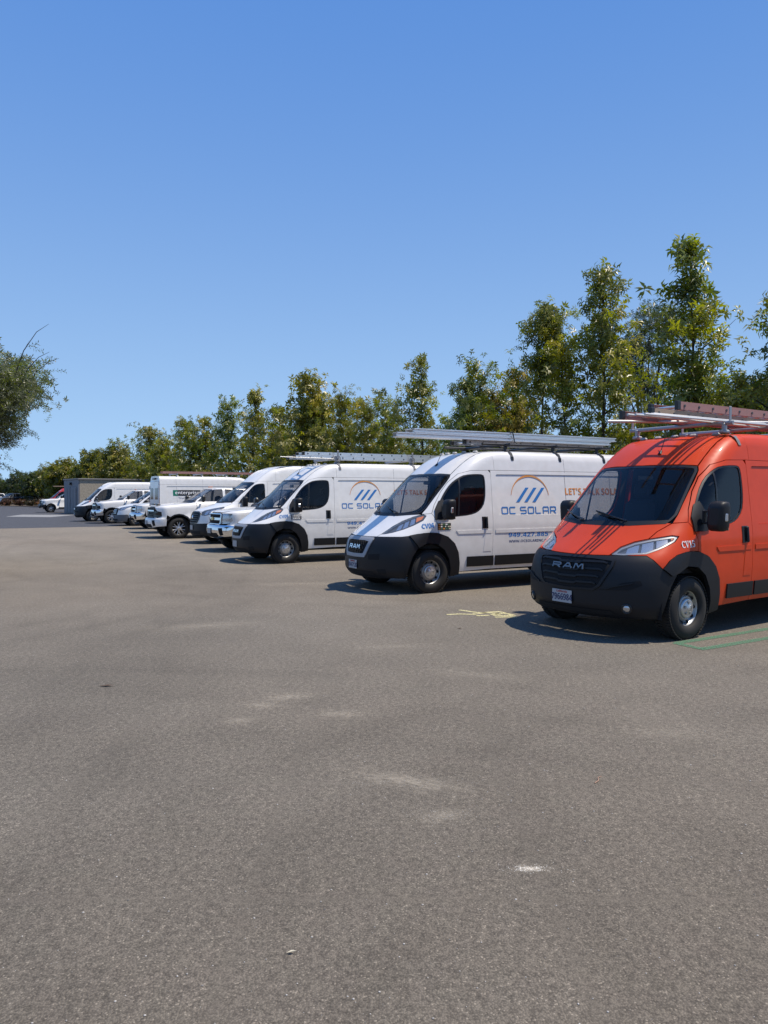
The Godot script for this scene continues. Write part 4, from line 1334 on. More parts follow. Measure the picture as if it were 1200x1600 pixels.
# ------------------------------------------------------------------ plants
func leaf_cluster(n: int, length: float, width: float, droop: float, along: float, seed_: int) -> ArrayMesh:
	var r := RandomNumberGenerator.new()
	r.seed = seed_
	var V := PackedVector3Array()
	var N := PackedVector3Array()
	var I := PackedInt32Array()
	for k in n:
		var az := TAU * k * 0.382 + r.randf_range(-0.3, 0.3)
		var el := r.randf_range(0.1, 0.9)
		var d := Vector3(cos(az) * cos(el), sin(el), sin(az) * cos(el))
		var base := Vector3(0, along * (k / float(n) - 0.6), 0)
		var l := length * r.randf_range(0.7, 1.15)
		var w := width * r.randf_range(0.8, 1.15)
		var side := d.cross(Vector3.UP).normalized()
		if side.length() < 0.1: side = Vector3.RIGHT
		var nn := side.cross(d).normalized()
		side = (side + nn * r.randf_range(-0.5, 0.5)).normalized()
		var p1 := base + d * l * 0.45
		var p2 := p1 + (d + Vector3(0, -droop * r.randf_range(0.7, 1.4), 0)).normalized() * l * 0.55
		var pm_ := base + d * l * 0.06
		var fold := side.cross((p2 - base).normalized()).normalized() * w * 0.22
		var v := V.size()
		V.append_array([pm_, p1 - side * w * 0.5 + fold, p1, p1 + side * w * 0.5 + fold, p2])
		var nl := (p2 - pm_).cross(side).normalized()
		if nl.y < 0: nl = -nl
		N.append_array([nl, (nl - side * 0.4).normalized(), nl, (nl + side * 0.4).normalized(), nl])
		I.append_array([v, v + 1, v + 2, v, v + 2, v + 3, v + 1, v + 4, v + 2, v + 2, v + 4, v + 3])
	var arr := []
	arr.resize(Mesh.ARRAY_MAX)
	arr[Mesh.ARRAY_VERTEX] = V
	arr[Mesh.ARRAY_NORMAL] = N
	arr[Mesh.ARRAY_INDEX] = I
	var me := ArrayMesh.new()
	me.add_surface_from_arrays(Mesh.PRIMITIVE_TRIANGLES, arr)
	return me

func scatter(called: String, mesh: Mesh, m: Material, xf: Array, cols: Array, parent: Node) -> MultiMeshInstance3D:
	var mm := MultiMesh.new()
	mm.transform_format = MultiMesh.TRANSFORM_3D
	mm.use_colors = cols.size() > 0
	mm.mesh = mesh
	mm.instance_count = xf.size()
	for i in xf.size():
		mm.set_instance_transform(i, xf[i])
		if cols.size() > 0: mm.set_instance_color(i, cols[i])
	var o := MultiMeshInstance3D.new()
	o.name = numbered(called) if parent == self else called
	o.multimesh = mm
	o.material_override = m
	parent.add_child(o, true)
	o.set_meta("kind", "stuff")
	return o

func aim(d: Vector3, roll: float, sc: float) -> Basis:
	var y := d.normalized()
	var x := y.cross(Vector3(0.31, 0.2, 0.93)).normalized()
	var z := x.cross(y)
	return (Basis(x, y, z) * Basis(Vector3.UP, roll)).scaled(Vector3.ONE * sc)

# upright leafy tree: leaders, side limbs, whorls of long drooping leaves
func tree(label: String, x: float, z: float, height: float, width: float, seed_: int, detail: float, tone: Color, opt := {}) -> void:
	var r := RandomNumberGenerator.new()
	r.seed = seed_
	var t := thing("street_tree", label, "tree", Vector3(x, 0, z), 0.0, "leafy trees behind the parked row")
	var wood := stb()
	var xf := []
	var cols := []
	var leaders := int(opt.get("leaders", 1))
	var lsz: float = opt.get("leaf", 1.0)
	for l in leaders:
		var pts := []
		var rad := []
		var top := height * 0.93 * (1.0 if l == 0 else r.randf_range(0.7, 0.9))
		var lean := Vector3(r.randf_range(-1, 1), 0, r.randf_range(-1, 1)) * width * (0.1 if l == 0 else 0.35)
		lean += opt.get("lean", Vector3.ZERO)
		for i in 9:
			var q := i / 8.0
			pts.append(Vector3(lean.x * q * q + r.randf_range(-0.05, 0.05), top * 0.97 * q, lean.z * q * q + r.randf_range(-0.05, 0.05)))
			rad.append(lerpf(height * 0.0105, 0.008, pow(q, 0.7)))
		pts[0] = Vector3(0, -0.05, 0)
		tube(wood, pts, rad, 6, false)
		var nb := int((top * 3.4) * sqrt(detail) + 6)
		var az := r.randf() * TAU
		var lowest: float = opt.get("lowest", 0.14)
		# a few pads of foliage with gaps between
		for k in nb:
			var q := lowest + (1.0 - lowest) * pow((k + r.randf()) / nb, 0.9)
			if r.randf() < float(opt.get("gaps", 0.2)): continue
			az += 2.4 + r.randf_range(-0.5, 0.5)
			var fi := q * 8.0
			var i0 := mini(int(fi), 7)
			var p0: Vector3 = pts[i0].lerp(pts[i0 + 1], fi - i0)
			var prof: float = clampf(1.08 - q, 0.0, 1.0) ** float(opt.get("point", 0.62)) * clampf(q * 3.0 + 0.55, 0.0, 1.0)
			var len := width * 0.62 * prof * (r.randf_range(1.0, 1.45) if r.randf() < 0.25 else r.randf_range(0.35, 0.95)) + 0.12
			var el := r.randf_range(0.35, 0.95)
			var d := Vector3(cos(az) * cos(el), sin(el), sin(az) * cos(el))
			var p1 := p0 + d * len * 0.6
			var p2 := p1 + (d + Vector3(0, r.randf_range(-0.5, 0.3), 0)).normalized() * len * 0.5
			tube(wood, [p0, p1, p2], [0.012 + len * 0.012, 0.01, 0.004], 4, false)
			var tn := r.randf_range(0.75, 1.3)
			var yl := r.randf()
			var cc := Color(tone.r * tn, tone.g * tn, tone.b * tn)
			if yl < float(opt.get("yellow", 0.06)): cc = Color(0.2 * tn, 0.17 * tn, 0.02)
			elif yl < 0.15: cc = Color(tone.r * 1.7, tone.g * 1.45, tone.b * 0.9)
			var nc := int((2.5 + len * 6.6) * detail) + 1
			for c in nc:
				var u := r.randf_range(0.25, 1.02)
				var pp: Vector3 = p0.lerp(p1, u / 0.55) if u < 0.55 else p1.lerp(p2, (u - 0.55) / 0.45)
				var sp := 0.05 + len * 0.2
				pp += Vector3(r.randfn(), r.randfn() * 0.9, r.randfn()) * sp
				var dd := (d + Vector3(r.randfn(), r.randfn() * 0.6 - 0.1, r.randfn()) * 0.7)
				xf.append(Transform3D(aim(dd, r.randf() * TAU, lsz * r.randf_range(0.85, 1.4)), pp))
				var v := r.randf_range(0.75, 1.3)
				cols.append(Color(cc.r * v, cc.g * v, cc.b * v * r.randf_range(0.8, 1.2)))
	obj("trunk", done(wood), M.bark, t)
	scatter("crown", opt.get("mesh", M_leaf), M.leaf if not opt.has("mat") else opt["mat"], xf, cols, t)

var M_leaf: ArrayMesh
var M_leaf_far: ArrayMesh
var M_sprig: ArrayMesh

# rounded dense bush or crown, leaves through its volume, lumpy outline
func bush(called: String, label: String, cat: String, group: String, x: float, z: float, size: Vector3, seed_: int, count: int, lsz: float, tone: Color, mesh: Mesh, lift := 0.0) -> void:
	var r := RandomNumberGenerator.new()
	r.seed = seed_
	var t := thing(called, label, cat, Vector3(x, 0, z), 0.0, group)
	var nz := FastNoiseLite.new()
	nz.seed = seed_
	nz.frequency = 0.55
	var xf := []
	var cols := []
	var wood := stb()
	for k in 7:
		var a := r.randf() * TAU
		var e := Vector3(cos(a) * size.x * 0.3, size.y * r.randf_range(0.5, 0.85) + lift, sin(a) * size.z * 0.3)
		tube(wood, [Vector3(0, -0.05, 0), Vector3(e.x * 0.3, e.y * 0.5, e.z * 0.3), e], [0.05, 0.035, 0.01], 5, false)
	obj("trunk", done(wood), M.bark, t)
	for k in count:
		var d := Vector3(r.randfn(), r.randfn(), r.randfn()).normalized()
		var q := pow(r.randf(), 0.45)
		var lump := 0.78 + 0.5 * nz.get_noise_3d(d.x * 2.2 + x, d.y * 2.2, d.z * 2.2 + z)
		var p := Vector3(d.x * size.x * 0.5, d.y * size.y * 0.5, d.z * size.z * 0.5) * q * lump
		p.y += size.y * 0.5 + lift
		if p.y < 0.05: continue
		xf.append(Transform3D(aim(d + Vector3(r.randfn(), 0.4 + r.randfn(), r.randfn()) * 0.7, r.randf() * TAU, lsz * r.randf_range(0.7, 1.3)), p))
		var v := r.randf_range(0.6, 1.35) * (1.0 + 0.5 * nz.get_noise_3d(p.x * 2.0, p.y * 2.0, p.z * 2.0 + 9.0))
		var yl := 1.6 if r.randf() < 0.12 else 1.0
		cols.append(Color(tone.r * v * yl, tone.g * v * (0.5 + 0.5 * yl), tone.b * v))
	scatter("foliage" if cat != "tree" else "crown", mesh, M.leaf, xf, cols, t)

# ------------------------------------------------------------------ places
const TURN := 60.5  # degrees the parked row is turned from the line of sight's normal
func row(t: float, a: float, y := 0.0) -> Vector3:
	# t metres along the row away from the viewer, a metres rearwards from the line of front axles
	var c := cos(deg_to_rad(60.0))
	var s := sin(deg_to_rad(60.0))
	return Vector3(0.312 - t * c + a * s, y, -(13.54 + t * s + a * c))

func heading(deg: float) -> float:
	return PI - deg_to_rad(deg)

func letter(van: Node3D, d: Dictionary, called: String, text: String, s0: float, s1: float, y0: float, y1: float, m: Material, side := 1.0, lift := 0.001, face := "Droid Sans", bold := true) -> void:
	var tm := text_mesh(text, 0.1, bold, face, 0.0015)
	var bb := tm.get_aabb()
	var o := obj(called, tm, m, van)
	var r := on_side(d, o, (s0 + s1) * 0.5, (y0 + y1) * 0.5, side, lift)
	var kx := absf(s1 - s0) / bb.size.x
	var ky := (y1 - y0) / bb.size.y
	o.transform = o.transform * Transform3D(Basis.from_scale(Vector3(kx, ky, 1)), Vector3(-(bb.position.x + bb.size.x * 0.5) * kx, -(bb.position.y + bb.size.y * 0.5) * ky, 0))

func solar_logo(van: Node3D, d: Dictionary) -> void:
	# sun arc, three slanted bars, squared lettering
	for part in 2:
		var poly := PackedVector2Array()
		var a0: float = 0.12 + part * (PI - 0.24) * 0.5
		var a1: float = a0 + (PI - 0.24) * 0.5
		var inner := PackedVector2Array()
		for i in 17:
			var a := lerpf(PI - a0, PI - a1, i / 16.0)
			var w := 0.008 + 0.028 * pow(sin(a), 2.0)
			poly.append(Vector2(cos(a) * 0.45, sin(a) * 0.42))
			inner.append(Vector2(cos(a) * (0.45 - w), sin(a) * 0.42 - w * sin(a)))
		inner.reverse()
		poly.append_array(inner)
		if Geometry2D.is_polygon_clockwise(poly): poly.reverse()
		var arc := obj("logo_arc", plate([poly], 0.0015), M.logo_orange if part == 0 else M.logo_orange2, van)
		on_side(d, arc, 3.15, 1.63, 1.0, -0.009)
	for k in 3:
		var bar := obj("logo_bar", plate([PackedVector2Array([Vector2(0, 0), Vector2(0.075, 0), Vector2(0.315, 0.265), Vector2(0.24, 0.265)])], 0.0015), M.logo_blue, van)
		on_side(d, bar, 2.81 + k * 0.19, 1.55, 1.0, -0.009)
	var g := {
		"O": [[[0.0, 0.9], [0.0, 0.1], [0.08, 0.0], [0.82, 0.0], [0.9, 0.1], [0.9, 0.9], [0.82, 1.0], [0.08, 1.0], [0.0, 0.902]]],
		"C": [[[0.9, 1.0], [0.08, 1.0], [0.0, 0.9], [0.0, 0.1], [0.08, 0.0], [0.9, 0.0]]],
		"S": [[[0.9, 1.0], [0.08, 1.0], [0.0, 0.92], [0.0, 0.58], [0.08, 0.5], [0.82, 0.5], [0.9, 0.42], [0.9, 0.08], [0.82, 0.0], [0.0, 0.0]]],
		"L": [[[0.0, 1.06], [0.0, 0.1], [0.08, 0.0], [0.85, 0.0]]],
		"A": [[[0.0, -0.06], [0.0, 0.9], [0.08, 1.0], [0.82, 1.0], [0.9, 0.9], [0.9, -0.06]], [[0.06, 0.38], [0.84, 0.38]]],
		"R": [[[0.0, -0.06], [0.0, 1.0], [0.82, 1.0], [0.9, 0.9], [0.9, 0.5], [0.82, 0.4], [0.06, 0.4]], [[0.5, 0.36], [0.9, -0.06]]],
	}
	var x := 0.0
	for ch in "OC SOLAR":
		if ch == " ":
			x += 0.07
			continue
		var lines := []
		for l in g[ch]:
			var q := []
			for p in l: q.append(Vector2(p[0] * 0.14, p[1] * 0.115))
			lines.append(q)
		var o := obj("logo_letter", strokes(lines, 0.021, 0.0015), M.logo_blue, van)
		on_side(d, o, 2.47 + x, 1.34, 1.0, -0.0115)
		x += 0.178
	letter(van, d, "phone_number", "949.427.885", 2.59, 3.52, 0.915, 0.995, M.logo_blue)
	letter(van, d, "web_address", "WWW.OCSOLARINC.COM", 2.6, 3.62, 0.815, 0.862, M.logo_navy)
	letter(van, d, "slogan", "LET'S TALK SOLAR", 4.01, 5.5, 1.68, 1.81, M.logo_orange, 1.0, -0.009)

func strip(poly: Array, y: float, m: Material, called: String) -> MeshInstance3D:
	var s := stb()
	var pk := PackedVector2Array()
	for p in poly: pk.append(Vector2(p.x, p.z))
	var idx := Geometry2D.triangulate_polygon(pk)
	for i in range(0, idx.size(), 3):
		tri(s, Vector3(pk[idx[i]].x, y, pk[idx[i]].y), Vector3(pk[idx[i + 1]].x, y, pk[idx[i + 1]].y), Vector3(pk[idx[i + 2]].x, y, pk[idx[i + 2]].y), Vector3.UP)
	return obj(called, done(s), m)

func noise_tex(freq: float, type: int, w: int, lo: Color, hi: Color, seed_: int, oct := 4, mid = null) -> ImageTexture:
	var n := FastNoiseLite.new()
	n.noise_type = type
	n.frequency = freq
	n.seed = seed_
	n.fractal_octaves = oct
	var im := n.get_seamless_image(w, w)
	var out := PackedByteArray()
	out.resize(w * w * 3)
	var d := im.get_data()
	var lut := PackedByteArray()
	for i in 256:
		var c: Color = lo.lerp(hi, i / 255.0)
		lut.append_array([int(c.r * 255), int(c.g * 255), int(c.b * 255)])
	for i in w * w:
		var v := d[i] * 3
		out[i * 3] = lut[v]
		out[i * 3 + 1] = lut[v + 1]
		out[i * 3 + 2] = lut[v + 2]
	return ImageTexture.create_from_image(Image.create_from_data(w, w, false, Image.FORMAT_RGB8, out))

# stones in a binder: colour and height pictures
func asphalt(w: int, freq: float, seed_: int, dark: Color, light: Color, spread: float) -> Array:
	var n := FastNoiseLite.new()
	n.noise_type = FastNoiseLite.TYPE_CELLULAR
	n.frequency = freq
	n.seed = seed_
	n.fractal_type = FastNoiseLite.FRACTAL_NONE
	n.cellular_return_type = FastNoiseLite.RETURN_CELL_VALUE
	var cell := n.get_seamless_image(w, w).get_data()
	n.cellular_return_type = FastNoiseLite.RETURN_DISTANCE
	var dist := n.get_seamless_image(w, w).get_data()
	var f := FastNoiseLite.new()
	f.noise_type = FastNoiseLite.TYPE_SIMPLEX
	f.frequency = 0.02
	f.seed = seed_ + 5
	f.fractal_octaves = 5
	var soft := f.get_seamless_image(w, w).get_data()
	var col := PackedByteArray()
	col.resize(w * w * 3)
	var hgt := PackedByteArray()
	hgt.resize(w * w)
	for i in w * w:
		var c := cell[i] / 255.0
		var e := dist[i] / 255.0
		var stone := clampf((0.62 - e) * 3.0, 0.0, 1.0)
		var v := 0.42 + (c - 0.5) * spread + (soft[i] / 255.0 - 0.5) * 0.22
		if c > 0.97: v += 0.22
		v = lerpf(v - 0.13, v, stone)
		v = clampf(v, 0.0, 1.0)
		col[i * 3] = int(lerpf(dark.r, light.r, v) * 255)
		col[i * 3 + 1] = int(lerpf(dark.g, light.g, v) * 255)
		col[i * 3 + 2] = int(lerpf(dark.b, light.b, v) * 255)
		hgt[i] = int(clampf((1.0 - e) * (0.6 + 0.4 * c), 0.0, 1.0) * 255)
	return [ImageTexture.create_from_image(Image.create_from_data(w, w, false, Image.FORMAT_RGB8, col)), ImageTexture.create_from_image(Image.create_from_data(w, w, false, Image.FORMAT_L8, hgt))]

# soft-edged, broken alpha for stains
func stain_tex() -> Array:
	var out := []
	for k in 2:
		var w := 192
		var n := FastNoiseLite.new()
		n.seed = 60 + k
		n.frequency = 0.035
		n.fractal_octaves = 5
		var im := Image.create_empty(w, w, false, Image.FORMAT_RGBA8)
		var r := RandomNumberGenerator.new()
		r.seed = 3 + k
		for j in w:
			for i in w:
				var d := Vector2(i - w * 0.5, j - w * 0.5).length() / (w * 0.5)
				var a := clampf(1.0 - d * (0.95 + 0.7 * n.get_noise_2d(i, j * 0.6)), 0.0, 1.0)
				a = a * a * clampf(0.75 + 1.1 * n.get_noise_2d(i * 2.0 + 50, j * 2.0), 0.0, 1.0) * r.randf_range(0.35, 1.0)
				if d > 0.97: a = 0.0
				im.set_pixel(i, j, Color(1, 0.98, 0.94, a))
		out.append(ImageTexture.create_from_image(im))
	return out

# broad wear of the lot: dust, tyre paths, darker worn lanes
func wear_map(w: int, size: float, origin: Vector2) -> ImageTexture:
	var a := FastNoiseLite.new()
	a.seed = 4
	a.frequency = 0.16
	a.fractal_octaves = 5
	var b := FastNoiseLite.new()
	b.seed = 9
	b.frequency = 0.9
	b.fractal_octaves = 3
	var arcs := [Vector3(-14, -14, 11.2), Vector3(9, 3, 11.5), Vector3(-20, -3, 17.5), Vector3(6, -30, 19.0), Vector3(-3, 6, 12.3), Vector3(-30, -22, 24.0)]
	var col := PackedByteArray()
	col.resize(w * w * 3)
	for j in w:
		for i in w:
			var p := origin + Vector2(i, j) * size / w
			var v := 0.79 + 0.055 * a.get_noise_2d(p.x, p.y) + 0.035 * b.get_noise_2d(p.x, p.y)
			# darker worn lane curving up the left, and another across the front
			var lane := absf(p.x + 2.6 + 0.03 * (p.y + 9.0) * (p.y + 9.0) + 0.5 * a.get_noise_2d(p.y * 2.0, 3.0))
			v -= 0.045 * exp(-lane * lane * 1.4)
			var lane2 := absf(p.y + 3.0 + 0.16 * p.x * p.x * 0.2)
			v -= 0.02 * exp(-lane2 * lane2 * 1.1)
			# paler dust along the parked noses and towards the far end
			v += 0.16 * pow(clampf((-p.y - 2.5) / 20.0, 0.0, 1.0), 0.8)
			# old tyre sweeps
			for q in arcs:
				var e := absf(p.distance_to(Vector2(q.x, q.y)) - q.z)
				if e < 0.5: v -= 0.035 * exp(-e * e * 60.0) * clampf(0.5 + 1.4 * b.get_noise_2d(p.x * 0.4, p.y * 0.4), 0.0, 1.0)
				e = absf(e - 0.85)
				if e < 0.5: v -= 0.03 * exp(-e * e * 60.0) * clampf(0.5 + 1.4 * b.get_noise_2d(p.x * 0.4 + 7.0, p.y * 0.4), 0.0, 1.0)
			var warm := 0.012 * a.get_noise_2d(p.x * 0.5 + 40.0, p.y * 0.5)
			v = clampf(v, 0.0, 1.0)
			var k := (j * w + i) * 3
			col[k] = int(clampf(v + warm, 0, 1) * 255)
			col[k + 1] = int(v * 255)
			col[k + 2] = int(clampf(v - warm, 0, 1) * 255)
	return ImageTexture.create_from_image(Image.create_from_data(w, w, false, Image.FORMAT_RGB8, col))

func make_materials() -> void:
	M.paint_white = mat(lin(0.765, 0.755, 0.735), 0.32)
	M.paint_white.clearcoat_enabled = true
	M.paint_white.clearcoat = 0.7
	M.paint_white.clearcoat_roughness = 0.06
	var dirt := noise_tex(0.012, FastNoiseLite.TYPE_SIMPLEX, 512, Color(0.955, 0.953, 0.948), Color(1, 1, 1), 3, 5)
	for k in ["paint_white"]:
		M[k].albedo_texture = dirt
		M[k].uv1_triplanar = true
		M[k].uv1_scale = Vector3(0.6, 0.6, 0.6)
	M.paint_white2 = M.paint_white.duplicate()
	M.paint_white2.albedo_color = lin(0.81, 0.8, 0.775)
	M.paint_orange = M.paint_white.duplicate()
	M.paint_orange.albedo_color = lin(0.6, 0.056, 0.013)
	M.paint_orange.clearcoat = 0.18
	M.paint_orange.roughness = 0.42
	M.paint_orange.metallic_specular = 0.3
	M.paint_red = M.paint_white.duplicate()
	M.paint_red.albedo_color = lin(0.5, 0.035, 0.025)
	M.paint_dark = M.paint_white.duplicate()
	M.paint_dark.albedo_color = lin(0.03, 0.03, 0.035)
	M.grey_paint = mat(lin(0.3, 0.31, 0.33), 0.4)
	var grain := noise_tex(0.25, FastNoiseLite.TYPE_SIMPLEX, 256, Color(0.85, 0.85, 0.85), Color(1, 1, 1), 8, 3)
	M.plastic = mat(lin(0.012, 0.013, 0.016), 0.5, 0.0, 0.4)
	M.plastic.albedo_texture = grain
	M.plastic.uv1_triplanar = true
	M.plastic.uv1_scale = Vector3(3, 3, 3)
	M.plastic_grey = mat(lin(0.09, 0.095, 0.105), 0.55)
	M.black = mat(lin(0.012, 0.012, 0.013), 0.35)
	M.hole = mat(lin(0.006, 0.006, 0.007), 0.9)
	M.dark = mat(lin(0.045, 0.045, 0.048), 0.8)
	M.seat = mat(lin(0.035, 0.035, 0.04), 0.9)
	M.seam = mat(lin(0.16, 0.16, 0.17), 0.7)
	M.tyre = mat(lin(0.018, 0.017, 0.016), 0.8)
	M.tyre.albedo_texture = grain
	M.tyre.uv1_triplanar = true
	M.tyre.uv1_scale = Vector3(4, 4, 4)
	M.rim = mat(lin(0.36, 0.36, 0.35), 0.42, 0.75)
	M.silver = mat(lin(0.55, 0.55, 0.54), 0.34, 0.8)
	M.alloy = mat(lin(0.6, 0.6, 0.6), 0.28, 0.8)
	M.chrome = mat(lin(0.78, 0.79, 0.8), 0.1, 1.0)
	M.gold = mat(lin(0.6, 0.42, 0.12), 0.3, 0.7)
	M.alu = mat(lin(0.86, 0.86, 0.85), 0.3, 0.7)
	M.alu2 = mat(lin(0.36, 0.365, 0.38), 0.5, 0.7)
	M.badge = mat(lin(0.22, 0.225, 0.23), 0.3, 0.8)
	M.steel = mat(lin(0.6, 0.6, 0.59), 0.45, 0.35)
	M.dark_metal = mat(lin(0.08, 0.08, 0.085), 0.5, 0.5)
	M.mirror = mat(lin(0.75, 0.78, 0.8), 0.03, 1.0)
	M.reflector = mat(lin(0.5, 0.51, 0.53), 0.22, 0.85)
	M.lamp_dark = mat(lin(0.07, 0.075, 0.085), 0.25, 0.4)
	M.amber = mat(lin(0.62, 0.16, 0.02), 0.25)
	M.red = mat(lin(0.35, 0.01, 0.01), 0.25)
	M.plate = mat(lin(0.4, 0.4, 0.4), 0.6)
	M.ink = mat(lin(0.02, 0.025, 0.09), 0.6)
	M.ink_red = mat(lin(0.35, 0.03, 0.03), 0.6)
	M.white_ink = mat(lin(0.75, 0.75, 0.75), 0.5)
	M.logo_blue = mat(lin(0.025, 0.17, 0.48), 0.45)
	M.logo_navy = mat(lin(0.03, 0.06, 0.16), 0.45)
	M.logo_orange = mat(lin(0.68, 0.27, 0.06), 0.45)
	M.logo_orange2 = mat(lin(0.62, 0.3, 0.1), 0.45)
	M.green_sign = mat(lin(0.0, 0.16, 0.1), 0.45)
	M.pink = mat(lin(0.36, 0.19, 0.17), 0.6)
	M.tan = mat(lin(0.36, 0.27, 0.19), 0.65)
	M.paper = mat(lin(0.75, 0.76, 0.78), 0.8)
	M.cap = mat(lin(0.05, 0.055, 0.06), 0.9)
	for k in ["pink", "tan", "alu", "alu2", "steel"]:
		M[k].albedo_texture = dirt
		M[k].uv1_triplanar = true
		M[k].uv1_scale = Vector3(2.5, 2.5, 2.5)
	var g := StandardMaterial3D.new()
	g.transparency = BaseMaterial3D.TRANSPARENCY_ALPHA
	g.albedo_color = Color(0.015, 0.025, 0.025, 0.3)
	g.roughness = 0.02
	g.metallic_specular = 0.42
	M.glass = g
	M.glass_side = g.duplicate()
	M.glass_side.albedo_color = Color(0.01, 0.012, 0.015, 0.55)
	M.glass_dark = mat(lin(0.01, 0.011, 0.013), 0.05)
	M.lens = g.duplicate()
	M.lens.albedo_color = Color(0.8, 0.85, 0.9, 0.08)
	M.leaf = mat(Color.WHITE, 0.34, 0.0, 0.58)
	M.leaf.vertex_color_use_as_albedo = true
	M.leaf.backlight_enabled = true
	M.leaf.backlight = Color(0.92, 1.0, 0.3)
	M.bark = mat(lin(0.09, 0.07, 0.055), 0.9)
	M.bark.albedo_texture = noise_tex(0.06, FastNoiseLite.TYPE_SIMPLEX, 256, Color(0.5, 0.5, 0.5), Color(1, 1, 1), 5, 4)
	M.bark.uv1_triplanar = true
	M.bark.uv1_scale = Vector3(2, 0.7, 2)
	var as1 := asphalt(1024, 0.19, 21, lin(0.09, 0.079, 0.065), lin(0.585, 0.51, 0.405), 0.36)
	M.asphalt = mat(Color.WHITE, 0.9, 0.0, 0.35)
	M.asphalt.albedo_texture = as1[0]
	M.asphalt.heightmap_enabled = true
	M.asphalt.heightmap_texture = as1[1]
	M.asphalt.heightmap_scale = 0.3
	M.asphalt.uv1_scale = Vector3(1, 1, 1)
	M.asphalt.detail_enabled = true
	M.asphalt.detail_blend_mode = BaseMaterial3D.BLEND_MODE_MUL
	M.asphalt.detail_uv_layer = BaseMaterial3D.DETAIL_UV_2
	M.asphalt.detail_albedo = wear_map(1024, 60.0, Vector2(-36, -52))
	M.new_asphalt = mat(lin(0.62, 0.63, 0.66), 0.85, 0.0, 0.4)
	M.new_asphalt.albedo_texture = asphalt(512, 0.16, 33, lin(0.05, 0.05, 0.053), lin(0.24, 0.24, 0.25), 0.5)[0]
	M.new_asphalt.uv1_triplanar = true
	M.new_asphalt.uv1_world_triplanar = true
	M.new_asphalt.uv1_scale = Vector3(0.35, 0.35, 0.35)
	M.soil = mat(Color.WHITE, 0.95)
	M.soil.albedo_texture = noise_tex(0.03, FastNoiseLite.TYPE_SIMPLEX, 512, lin(0.06, 0.045, 0.03), lin(0.2, 0.15, 0.1), 12, 5)
	M.soil.uv1_triplanar = true
	M.soil.uv1_world_triplanar = true
	M.soil.uv1_scale = Vector3(0.3, 0.3, 0.3)
	M.concrete = mat(lin(0.3, 0.3, 0.295), 0.85)
	M.concrete.albedo_texture = noise_tex(0.02, FastNoiseLite.TYPE_SIMPLEX, 256, Color(0.8, 0.8, 0.8), Color(1, 1, 1), 14, 5)
	M.concrete.uv1_triplanar = true
	M.concrete.uv1_world_triplanar = true
	M.shed = mat(lin(0.42, 0.37, 0.29), 0.85)
	M.shed.albedo_texture = M.concrete.albedo_texture
	M.shed.uv1_triplanar = true
	M.shed_grey = mat(lin(0.2, 0.195, 0.2), 0.7)
	M.paint_line = mat(lin(0.7, 0.7, 0.68), 0.8)
	M.paint_green = mat(lin(0.085, 0.2, 0.12), 0.85)
	M.paint_yellow = mat(lin(0.62, 0.56, 0.3), 0.85)
	var wn := FastNoiseLite.new()
	wn.frequency = 0.09
	wn.seed = 17
	wn.fractal_octaves = 4
	var wi := Image.create_empty(256, 256, false, Image.FORMAT_RGBA8)
	for j in 256:
		for i in 256:
			wi.set_pixel(i, j, Color(1, 1, 1, clampf(0.78 + 1.3 * wn.get_noise_2d(i, j), 0.05, 1.0)))
	var wt := ImageTexture.create_from_image(wi)
	for k in ["paint_green", "paint_yellow", "paint_line"]:
		M[k].transparency = BaseMaterial3D.TRANSPARENCY_ALPHA
		M[k].albedo_texture = wt
		M[k].uv1_triplanar = true
		M[k].uv1_world_triplanar = true
		M[k].uv1_scale = Vector3(1.6, 1.6, 1.6)
	M.paint_green.albedo_color.a = 0.85
	M.pebble = mat(Color.WHITE, 0.8)
	M.pebble.vertex_color_use_as_albedo = true
	M.dry_leaf = mat(lin(0.09, 0.055, 0.035), 0.8)
	M.pale_leaf = mat(lin(0.6, 0.55, 0.42), 0.8)

